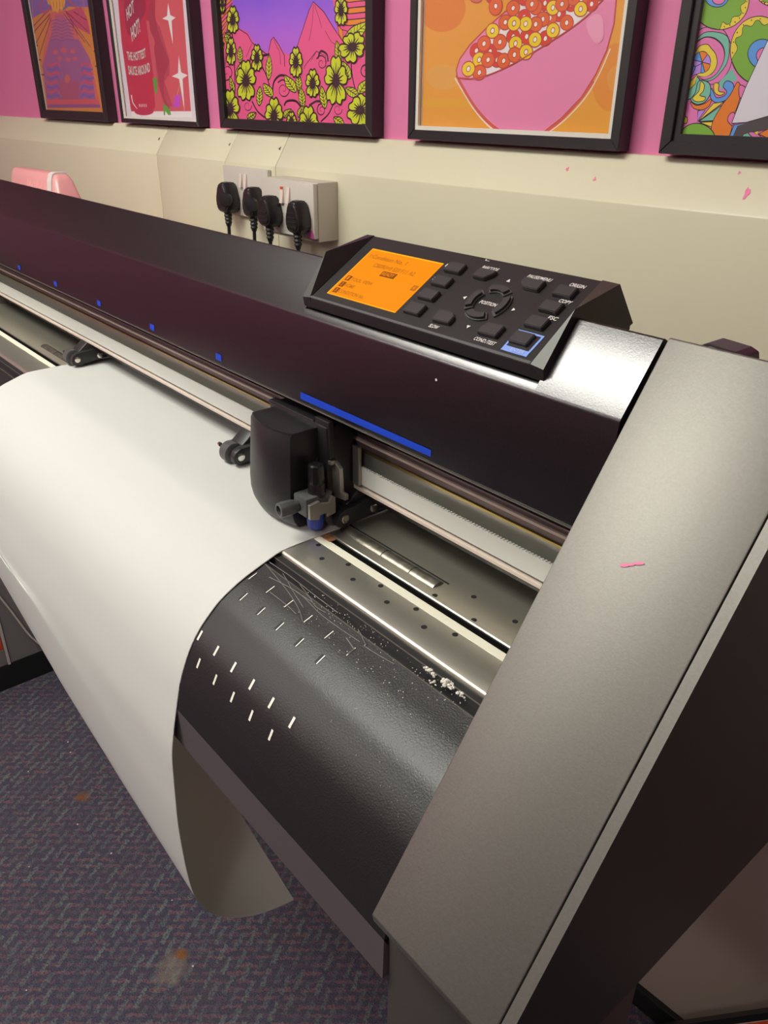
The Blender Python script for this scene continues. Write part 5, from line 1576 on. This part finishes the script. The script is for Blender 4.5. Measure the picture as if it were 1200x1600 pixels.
# screen
scr = plate('screen', sq(-.7790, -.6555, .0128, .0958), -.001, .0004, M['screen'])
plate('screen_edge', [(-.7790, .0945), (-.6555, .0945), (-.6555, .0962), (-.7790, .0962)], 0, .0007, M['screen_edge'], scr)
plate('screen_edge', [(-.7790, .0128), (-.6555, .0128), (-.6555, .0138), (-.7790, .0138)], 0, .0007, M['screen_edge'], scr)
plate('screen_edge', [(-.7790, .0128), (-.7778, .0128), (-.7778, .0945), (-.7790, .0945)], 0, .0007, M['screen_edge'], scr)
def word(txt, u, v, w, h, m=M['white_ink'], par=None, sl=.18, hh=.0009):
    """centred at (u, v) on the panel"""
    return obj('lettering', lettering(txt, lambda x, y: pan(u+x+y*sl, v+y, hh), w, h), m, par or cp, U)
word('1:Condition No. 1', -.7380, .0838, .066, .0070, M['screen_ink'], scr, 0)
word('CB09U+0 S20 F11 A2', -.7150, .0712, .072, .0070, M['screen_ink'], scr, 0)
plate('status_box', sq(-.7275, -.7030, .0572, .0655), .0005, .0008, M['screen_dark'], scr)
word('READY', -.7152, .0614, .0210, .0055, M['screen'], scr, 0, .0011)
for n_, v, txt, w in (('1', .0425, 'TOOL VIEW', .040), ('2', .0315, 'HOME', .018), ('3', .0208, 'CONDITION No.', .047)):
    plate('number_box', sq(-.7735, -.7655, v-.0040, v+.0042), .0005, .0008, M['screen_dark'], scr)
    word(n_, -.7695, v, .0028, .0060, M['screen'], scr, 0, .0011)
    word(txt, -.7640+w/2, v, w, .0058, M['screen_ink'], scr, 0)
plate('number_box', sq(-.6655, -.6580, .0478, .0562), .0005, .0008, M['screen_ink'], scr)
word('4', -.6618, .0520, .0030, .0060, M['screen'], scr, 0, .0011)
# keys
rows = [(.0840, .0985), (.0617, .0760), (.0390, .0537), (.0155, .0312)]
def key(poly, label=None, h=.0048):
    k = plate('key', poly, 0, h, M['key'], None, .0007, .0007)
    return k
for a, b in rows: key(sq(-.6445, -.6195, a, b))
key([(-.6005, .0840), (-.5830, .0840), (-.5755, .0935), (-.5755, .0985), (-.6005, .0985)])
key([(-.5295, .0840), (-.5105, .0840), (-.5105, .0985), (-.5385, .0985), (-.5375, .0905)])
key([(-.5980, .0147), (-.5730, .0155), (-.5735, .0258), (-.5800, .0312), (-.6000, .0312)])
key([(-.5335, .0152), (-.5090, .0157), (-.5090, .0315), (-.5310, .0312), (-.5345, .0230)])
for a, b in rows: key(sq(-.4935, -.4705, a, b))
bl = cat([(-.4955, .0080), (-.4930, .0062), (-.4665, .0062), (-.4640, .0080), (-.4640, .0325), (-.4665, .0345), (-.4930, .0345), (-.4955, .0325)], True, 3)
plate('enter_surround', bl, 0, .0006, M['bluekey'])
plate('enter_recess', sq(-.4932, -.4664, .0125, .0322), .0004, .0010, M['panel'])
# round position pad: four curved keys on raised rims
cu_, cv_ = -.5536, .0561
def arc(r0, r1, k0, k1, n=10):
    return [(cu_+r1*math.cos(math.radians(k0+(k1-k0)*i/n)), cv_+r1*math.sin(math.radians(k0+(k1-k0)*i/n))) for i in range(n+1)] + \
           [(cu_+r0*math.cos(math.radians(k1-(k1-k0)*i/n)), cv_+r0*math.sin(math.radians(k1-(k1-k0)*i/n))) for i in range(n+1)]
def arckey(name, r0, r1, mid, half, h0, h1, m, par=None):
    P = arc(r0, r1, mid-half, mid+half); n = 11; bm = BM()
    lo = [bm.verts.new(pan(*p, h0)) for p in P]; hi = [bm.verts.new(pan(*p, h1)) for p in P]
    N = len(P)
    for i in range(N): bm.faces.new((lo[i], lo[(i+1) % N], hi[(i+1) % N], hi[i]))
    for i in range(n-1): bm.faces.new((hi[i], hi[i+1], hi[N-2-i], hi[N-1-i])); bm.faces.new((lo[N-1-i], lo[N-2-i], lo[i+1], lo[i]))
    bmesh.ops.recalc_face_normals(bm, faces=bm.faces)
    return part(name, bm, m, par or cp, 35)
for mid in (0, 90, 180, 270):
    arckey('pad_rim', .0160, .0256, mid, 37, 0, .0018, M['greyplastic'])
    arckey('position_key', .0172, .0243, mid, 31, .0016, .0048, M['key'])
for w_, u, v, wd_ in (('1', -.6490, .0945, .0016), ('2', -.6482, .0721, .0028), ('3', -.6470, .0496, .0028), ('4', -.6457, .0277, .0030),
        ('BARCODE', -.5901, .1027, .0225), ('PAUSE/MENU', -.5235, .1034, .0300), ('ORIGIN', -.4767, .1036, .0180), ('COPY', -.4743, .0808, .0145), ('ESC', -.4716, .0575, .0105),
        ('SLOW', -.5905, .0095, .0130), ('COND./TEST', -.5190, .0098, .0275), ('POSITION', -.5536, .0561, .0220)):
    word(w_, u, v, wd_, .0047)
word('ENTER', -.4770, .0095, .0165, .0038, mat('pale_blue_ink', 'b4c4ea', .6), None, .18, .0012)
for u, v, r in ((-.5554, .0914, 90), (-.5873, .0564, 180), (-.5203, .0564, 0), (-.5517, .0215, 270)):
    plate('arrow_mark', [(u+.0026*math.cos(math.radians(r+k)), v+.0026*math.sin(math.radians(r+k))) for k in (0, 120, 240)], .0003, .0008, M['white_ink'])
bm = BM(); P = [(-.6065, .1150), (-.6065, .1125), (-.6005, .1125), (-.6005, .1132), (-.6056, .1132), (-.6056, .1150)]
plate('white_tick', P, .0003, .0008, M['white_ink'])

# ---------------------------------------------------------------- carriage
car = part('carriage', box(BM(), (-.8750, .5420, -.4780), (-.7480, .5860, -.3640), .002), M['hood'], cut, 40)
# curved front hood: bowed in plan, drawn in at the bottom
def hood_mesh():
    bm = BM(); n = 12; cols = []
    x0, x1 = -.8640, -.7665
    lev = [(.000, -.3680), (.0000, -.3700), (-.0020, -.3730), (-.0045, -.4200), (-.0060, -.4550), (-.0050, -.4750), (-.0015, -.4890), (.0025, -.4965), (.0045, -.4980)]
    rings = []
    for dy, z in lev:
        ring = []
        for i in range(n+1):
            t = i/n; bow = -.0105*(1-(2*t-1)**2)
            ring.append(bm.verts.new((x0+(x1-x0)*t - .0095*max(0, (-.3680-z)/.13)*(1-t), .5075+bow+dy-.0040*t, z)))
        ring.append(bm.verts.new((x1, .5450, z))); ring.append(bm.verts.new((x0-.0095*max(0, (-.3680-z)/.13), .5450, z)))
        rings.append(ring)
    N = n+3
    for a, b in zip(rings[:-1], rings[1:]):
        for i in range(N): bm.faces.new((a[i], a[(i+1) % N], b[(i+1) % N], b[i]))
    bm.faces.new(rings[0]); bm.faces.new(rings[-1][::-1])
    bmesh.ops.recalc_face_normals(bm, faces=bm.faces)
    es = [e for e in bm.edges if e.calc_face_angle(0) > math.radians(38)]
    bmesh.ops.bevel(bm, geom=es, offset=.0018, segments=2, affect='EDGES', clamp_overlap=True)
    return bm
part('hood', hood_mesh(), M['hood'], car, 38)
part('back_plate', box(BM(), (-.7740, .5440, -.4060), (-.7445, .5520, -.3560), .0012), M['hood'], car)
part('back_plate', box(BM(), (-.8800, .5440, -.3700), (-.7775, .5560, -.3625), .001), M['hood'], car)
part('belt_clamp', box(BM(), (-.7470, .5820, -.4500), (-.7340, .5870, -.3960), .0008), M['greymetal'], car)
part('bracket', prism(BM(), [(-.7560, -.4080), (-.7440, -.4080), (-.7330, -.4160), (-.7310, -.4480), (-.7220, -.4480), (-.7220, -.4560), (-.7560, -.4600)], .5500, .5560, 1, .0006), M['greymetal'], car)
part('bracket', box(BM(), (-.7600, .5440, -.4130), (-.7420, .5500, -.4070), .0008), M['greymetal'], car)
# pen holder with pen
px_, py_ = -.7475, .5250
part('pen_knob', lathe(BM(), [(.0085, 0), (.0098, .002), (.0105, .012), (.0098, .0305), (.0075, .0320), (.0040, .0316)], (px_, py_, -.4385), (0, 0, 1), 24, 0, .035, 12), M['blackgloss'], car, 40)
part('pen_collar', lathe(BM(), [(.0125, 0), (.0128, .002), (.0118, .004), (.0108, .006), (.0112, .014), (.0104, .0165)], (px_, py_, -.4490), (0, 0, 1), 24), M['blackgloss'], car, 40)
part('holder_block', box(BM(), (-.7650, .5000, -.4715), (-.7360, .5420, -.4450), .003), M['greyplastic'], car, 40)
part('clamp_knob', lathe(BM(), [(.0080, 0), (.0085, .004), (.0092, .006), (.0100, .010), (.0100, .024), (.0090, .026), (.0065, .026), (.0060, .018)], (-.7560, .4995, -.4600), (-.10, -1, 0), 24, 0, .05, 10), M['greyplastic'], car, 40)
part('spring_clip', prism(BM(), [(.5020, -.4720), (.5160, -.4760), (.5180, -.4700), (.5280, -.4700), (.5290, -.4760), (.5420, -.4740), (.5420, -.4520), (.5360, -.4480), (.5320, -.4560), (.5190, -.4540), (.5170, -.4500), (.5020, -.4520)], -.7360, -.7310, 0, .0005), M['greymetal'], car)
part('blue_nib', lathe(BM(), [(.0070, 0), (.0098, .002), (.0110, .008), (.0115, .026)], (px_, py_-.004, -.4960), (0, 0, 1), 24), M['bluenib'], car, 40)
for x, z in ((-.7655, -.4120), (-.7655, -.4330)):
    part('screw', lathe(BM(), [(.0035, 0), (.0030, .002), (.001, .0025)], (x, .5400, z), (1, 0, 0), 12), M['blackgloss'], car, 40)

# ------------------------------------------------------------ pinch rollers
def pinch(xr):
    """xr: right face of the holder"""
    x0 = xr - .0480
    p = part('pinch_roller', prism(BM(), [(.5430, -.4870), (.5440, -.4960), (.5535, -.5005), (.5650, -.4990), (.6060, -.4930), (.6200, -.4930), (.6200, -.4700), (.5920, -.4700), (.5850, -.4720), (.5560, -.4740), (.5470, -.4780)], xr-.0140, xr, 0, .002), M['black'], cut, 40)
    part('arm_block', prism(BM(), [(.5640, -.4950), (.5640, -.4740), (.5840, -.4580), (.6000, -.4600), (.6150, -.4700), (.6150, -.4940)], x0+.006, xr-.0100, 0, .0015), M['black'], p, 40)
    part('arm_side', prism(BM(), [(.5470, -.4860), (.5500, -.4960), (.5900, -.4940), (.5900, -.4740), (.5560, -.4770)], x0, x0+.0070, 0, .001), M['black'], p, 40)
    part('wheel', lathe(BM(), [(.0130, 0), (.0165, .0015), (.0165, .0190), (.0130, .0205)], (x0+.0090, .5553, -.4880), (1, 0, 0), 28), M['greyplastic'], p, 40)
    for y, z in ((.5553, -.4870), (.6030, -.4860)):
        part('screw', lathe(BM(), [(.0062, 0), (.0060, .0015), (.0035, .0025), (.0012, .0022)], (xr-.0004, y, z), (1, 0, 0), 16), M['chrome'], p, 40)
    part('axle_tip', lathe(BM(), [(.0035, 0), (.0035, .004), (.002, .005)], (x0, .5480, -.4800), (-1, 0, 0), 12), M['chrome'], p, 40)
    return p
for x in (-1.6295, -.9865, -.7290): pinch(x)

# ------------------------------------------------------------- white vinyl
def sheet():
    top = [(.80, -.60), (.79, -.54), (.77, -.512), (.74, -.5040), (.70, -.5040), (.60, -.5040), (.52, -.5040), (.4700, -.5040), (.4560, -.5062)]
    hang = [(.4400, -.5115), (.4231, -.5168), (.4040, -.5235), (.3857, -.5325), (.3700, -.5415), (.3575, -.5525), (.3440, -.5652), (.3333, -.5790), (.3240, -.5940), (.3171, -.6095), (.3110, -.6238), (.3061, -.6385), (.2989, -.6690)]
    mid = [(.2935, -.6900), (.2902, -.7063), (.2862, -.7255), (.2837, -.7449)]
    curl = [(.2785, -.8551), (.2790, -.8900), (.2800, -.9304), (.2814, -.9600), (.2834, -.9854), (.2872, -1.0080), (.2938, -1.0284), (.3052, -1.0560), (.3201, -1.0785), (.3370, -1.0960), (.3557, -1.1103), (.3775, -1.1250), (.3999, -1.1361), (.4240, -1.1440), (.4476, -1.1499)]
    xs = [-1.6690 + (1.6690-.7374)*i/46 for i in range(47)]
    def shift(x):
        pts = [(-1.67, .27), (-1.476, .185), (-1.21, .085), (-.96, .035), (-.7374, 0)]
        for (a, fa), (b, fb) in zip(pts[:-1], pts[1:]):
            if x <= b: return fa + (fb-fa)*max(0, (x-a)/(b-a))
        return 0
    bm = BM(); grid = []
    for x in xs:
        d = shift(x); z_from, z_to = -.7449, -.8551 + min(d, .095)
        cd = d
        st = [(.2837 + (.2785-.2837)*k/5, z_from + (z_to-z_from)*k/5) for k in range(1, 5)]
        cv = [(y, z + min(cd, .095)) for y, z in curl]
        over = max(0, d-.095)
        # where less sheet has been fed down, the straight stretch is shorter and the curl opens earlier
        if over: cv = [(y + over*.10*((i+1)/15), z + over*(.35+.65*(i+1)/15)) for i, (y, z) in enumerate(cv)]
        ext = [(cv[-1][0] + .98*d*.5*k/3, cv[-1][1] - .17*d*.5*k/3) for k in range(1, 4)]
        prof = top + hang + mid + st + cv + ext
        grid.append([bm.verts.new((x, y, z)) for y, z in prof])
    for a, b in zip(grid[:-1], grid[1:]):
        for i in range(len(a)-1): bm.faces.new((a[i], a[i+1], b[i+1], b[i]))
    return bm
sh = obj('vinyl_sheet', sheet(), M['vinyl'], None, U, 180)
md = sh.modifiers.new('thickness', 'SOLIDIFY'); md.thickness = .0004; md.offset = 0
sm_ = sh.modifiers.new('smooth', 'SUBSURF'); sm_.levels = 1; sm_.render_levels = 1
tag(sh, 'wide white vinyl sheet running through the plotter and curling down in front', 'vinyl sheet')

# offcuts lying on the cutter
TH = [[(-.7416, .4427), (-.6966, .4442), (-.6495, .4431), (-.5963, .4421)], [(-.7362, .4364), (-.677, .4271), (-.6387, .4179), (-.6181, .4093)], [(-.7051, .441), (-.6734, .4317), (-.635, .4222)],
      [(-.7129, .4265), (-.6591, .4323), (-.6048, .4278), (-.541, .4294)], [(-.6912, .4129), (-.6563, .4129), (-.6346, .4115)], [(-.671, .4425), (-.6456, .4368), (-.6241, .4317), (-.6068, .4327)],
      [(-.5579, .4244), (-.5395, .4199), (-.5397, .4118)], [(-.5573, .4399), (-.5322, .4307)], [(-.5337, .4286), (-.513, .4299), (-.4885, .4324)], [(-.6633, .4317), (-.6312, .4334)]]
for k, L in enumerate(TH):
    pts = cat(L, False, 5) if k != 6 else L
    P = []
    for x, y in pts:
        z, t = ap_at(min(y, .4355)); P.append((x, y, max(z, -.5140 if y > .4355 else -9) + .0010))
    o = obj('vinyl_thread', tube(BM(), P, .00042 if k != 6 else .0007, 5), M['thread'], None, U)
    tag(o, 'thicker bent pale vinyl thread at the right end of the top row of slits' if k == 6 else 'hair-thin pale vinyl thread lying along the top of the black apron', 'vinyl thread', None if k == 6 else 'vinyl threads on the apron')
bm = BM()
for cx, cy, n, r in ((-.429, .4500, 34, .0075), (-.4520, .4495, 10, .006), (-.4590, .4492, 5, .003), (-.4095, .4490, 9, .005), (-.440, .4400, 6, .004)):
    for k in range(n):
        a = random.uniform(0, 6.3); q = r*random.random()**.6
        c = Vector((cx+q*1.2*math.cos(a), cy+q*.55*math.sin(a), -.5115+random.uniform(0, .006)*(1-q/r)))
        s_ = random.uniform(.0009, .0021)
        bmesh.ops.create_icosphere(bm, subdivisions=1, radius=s_, matrix=Matrix.Translation(c) @ Matrix.Diagonal((random.uniform(.6, 1.5), random.uniform(.6, 1.3), random.uniform(.6, 1.2), 1)))
for k in range(170):                       # fine dust along the gutter and on the apron near the end cover
    x = random.uniform(-.66, -.40); y = random.choice([random.uniform(.436, .4525), random.uniform(.40, .436)])
    z = -.5128 if y > .436 else ap_at(y)[0]
    bmesh.ops.create_icosphere(bm, subdivisions=1, radius=random.uniform(.0003, .0007), matrix=Matrix.Translation((x, y, z+.0004)))
for k in range(150):
    x = random.uniform(-.52, -.37); y = random.uniform(.34, .43)
    if random.random() > ((x+.56)/.2): continue
    bmesh.ops.create_icosphere(bm, subdivisions=1, radius=random.uniform(.00015, .00035), matrix=Matrix.Translation((x, y, ap_at(y)[0]+.0002)))
o = obj('vinyl_crumbs', bm, M['crumb'], None, U); o['kind'] = 'stuff'; tag(o, 'white vinyl crumbs and dust in the gutter and on the apron', 'crumbs')

# ------------------------------------------------------- things around it
t = thing('plastic_caddy', 'glossy pink ribbed plastic caddy with a white strap, behind the plotter', 'caddy', W((-1.69, .69, -.30)))
bm = BM(); rings = []
for z, gx, gy in ((-.300, .060, .05), (-.215, .030, .025), (-.180, .018, .015), (-.147, .004, .004), (-.137, -.006, -.004), (-.1345, -.016, -.012)):
    rr = .0085; x0, x1, y0, y1 = -1.800-gx*.2, -1.588+gx*.8, .662-gy*.5, .694+gy*.6; P = []
    for cx, cy, k0 in ((x1-rr, y1-rr, 0), (x0+rr, y1-rr, 90), (x0+rr, y0+rr, 180), (x1-rr, y0+rr, 270)):
        P += [(cx+rr*math.cos(math.radians(k0+18*i)), cy+rr*math.sin(math.radians(k0+18*i))) for i in range(6)]
    rings.append([bm.verts.new((x, y, z)) for x, y in P])
N = len(rings[0])
for a, b in zip(rings[:-1], rings[1:]):
    for i in range(N): bm.faces.new((a[i], a[(i+1) % N], b[(i+1) % N], b[i]))
bm.faces.new(rings[0]); bm.faces.new(rings[-1])
bd = obj('caddy_body', bm, M['pinkbox'], t, W, 60)
for i in range(7):
    u = -1.712 + .014*i; obj('rib', tube(BM(), [(u, .6615, -.151), (u, .655, -.180), (u, .650, -.220), (u, .638, -.290)], .0038, 8), M['pinkbox'], bd, W, 60)
obj('strap', prism(BM(), [(.6345, -.298), (.6470, -.215), (.6520, -.180), (.6575, -.147), (.6620, -.135), (.6680, -.1322), (.6900, -.1322), (.6900, -.1355), (.6690, -.1355), (.6650, -.139), (.6600, -.149), (.6550, -.180), (.6500, -.215), (.6380, -.298)], -1.6165, -1.5985), M['strap'], t, W)
t = thing('low_cupboard', 'cream cupboard behind the plotter under the pink caddy', 'cupboard', W((-1.65, .77, -H)))
obj('carcass', box(BM(), (-1.85, .632, -H), (-1.45, .925, -.3005), .003), M['cupboard'], t, W)
obj('cupboard_door', box(BM(), (-1.84, .6175, -H+.08), (-1.46, .6315, -.31), .003), M['cupboard'], t, W)
# grey cabinet on a black plinth at the left
t = thing('grey_cabinet', 'dark grey cabinet on a black plinth at the left, seen past the sheet', 'cabinet', (-2.2, .33, 0))
obj('plinth', box(BM(), (-2.45, .02, 0), (-1.967, .62, .078), .002), M['skirting'], t)
obj('carcass', box(BM(), (-2.45, .352, .078), (-1.967, .62, .72), .002), M['cabinet'], t)
obj('edge_strip', box(BM(), (-1.972, .346, .078), (-1.963, .3525, .72)), M['cabinet_edge'], t)
obj('red_door', box(BM(), (-2.45, .02, .125), (-1.970, .345, .72), .002), M['red'], t)
obj('lower_rail', box(BM(), (-2.45, .02, .078), (-1.969, .345, .1245)), M['cabinet'], t)
o = obj('loose_cable', tube(BM(), cat([(-1.955, .30, .56), (-1.957, .345, .36), (-1.956, .385, .235), (-1.954, .415, .145), (-1.950, .445, .092), (-1.940, .47, .05), (-1.93, .50, .004)], False, 6), .0028, 8), M['cable_pale'], None, A, 60)
tag(o, 'thin pale cable hanging against the grey cabinet', 'cable')
# pale board with black edging leaning on the wall, low at the right
t = thing('leaning_board', 'pale board with black edging leaning low by the wall at the right', 'board', W((-.05, .91, -H)))
def lean(poly, v0, v1):
    return prism(BM(), poly, v0, v1, 1, 0)
d = Vector((.0789, .1231)).normalized(); nrm = Vector((d.y, -d.x))
o0 = Vector((-.2785, -H+.002)); q = lambda a, b: tuple(o0 + d*a + nrm*b)
clipz = lambda P: [(x, max(z, -H+.001)) for x, z in P]
obj('edging', lean([q(0, 0), q(.42, 0), q(.42, .010), q(.012, .010)], .902, .914), M['skirting'], t, W)
obj('panel', lean(clipz([q(.012, .0102), q(.42, .0102), q(.42, .34), (.13, -H+.001), (-.2500, -H+.001)]), .903, .913), M['board'], t, W)
obj('orange_sticker', lean([q(.235, .012), q(.30, .012), q(.30, .05), q(.235, .05)], .9020, .9029), M['orange'], t, W)

# ------------------------------------------------------------------ lights
def ceiling_light(x, y, w, d, power, label, col='fff0dc'):
    t = thing('ceiling_light', label, 'ceiling light', (x, y, CEIL-.06))
    obj('lamp_housing', box(BM(), (x-w/2, y-d/2, CEIL-.05), (x+w/2, y+d/2, CEIL-.001), .004), M['fixture'], t)
    m = mat('lamp_diffuser', (.8, .8, .8), .5, emit=(col, power))
    obj('diffuser', box(BM(), (x-w/2+.02, y-d/2+.02, CEIL-.058), (x+w/2-.02, y+d/2-.02, CEIL-.0502)), m, t)
ceiling_light(-1.10, -.43, 1.2, .62, 18.5, 'oblong white ceiling light above the middle of the plotter', 'fdfdf1')
ceiling_light(.70, -1.25, .62, .62, 14, 'added square ceiling fill light to the right behind the camera', 'fdfdf1')  # unseen lamp added to brighten the front faces and the wall
ceiling_light(-2.60, -2.1, .62, .62, 34, 'added square ceiling fill light at the left of the room', 'fdfdf1')  # unseen lamp added as general fill from the left


w = bpy.data.worlds.new('World'); bpy.context.scene.world = w; w.use_nodes = True
w.node_tree.nodes['Background'].inputs[0].default_value = (.9, .85, .8, 1); w.node_tree.nodes['Background'].inputs[1].default_value = .05

# ------------------------------------------------------------------ camera
cam = bpy.data.cameras.new('camera'); co = bpy.data.objects.new('camera', cam); C.objects.link(co)
cam.sensor_fit = 'VERTICAL'; cam.sensor_height = 24; cam.lens = 24*1248/1600; cam.clip_start = .02
r0 = Vector((0.644879, 0.764226, 0.009434)); u0 = Vector((-0.358146, 0.291265, 0.887072)); b0 = Vector((0.675176, -0.575433, 0.461535))
mx = Matrix(((r0.x, u0.x, b0.x, 0), (r0.y, u0.y, b0.y, 0), (r0.z, u0.z, b0.z, H), (0, 0, 0, 1)))
co.matrix_world = mx
sc = bpy.context.scene; sc.camera = co
vs = sc.view_settings; vs.view_transform = 'Standard'; vs.look = 'None'; vs.gamma = 1; vs.use_curve_mapping = False; vs.exposure = 0.0
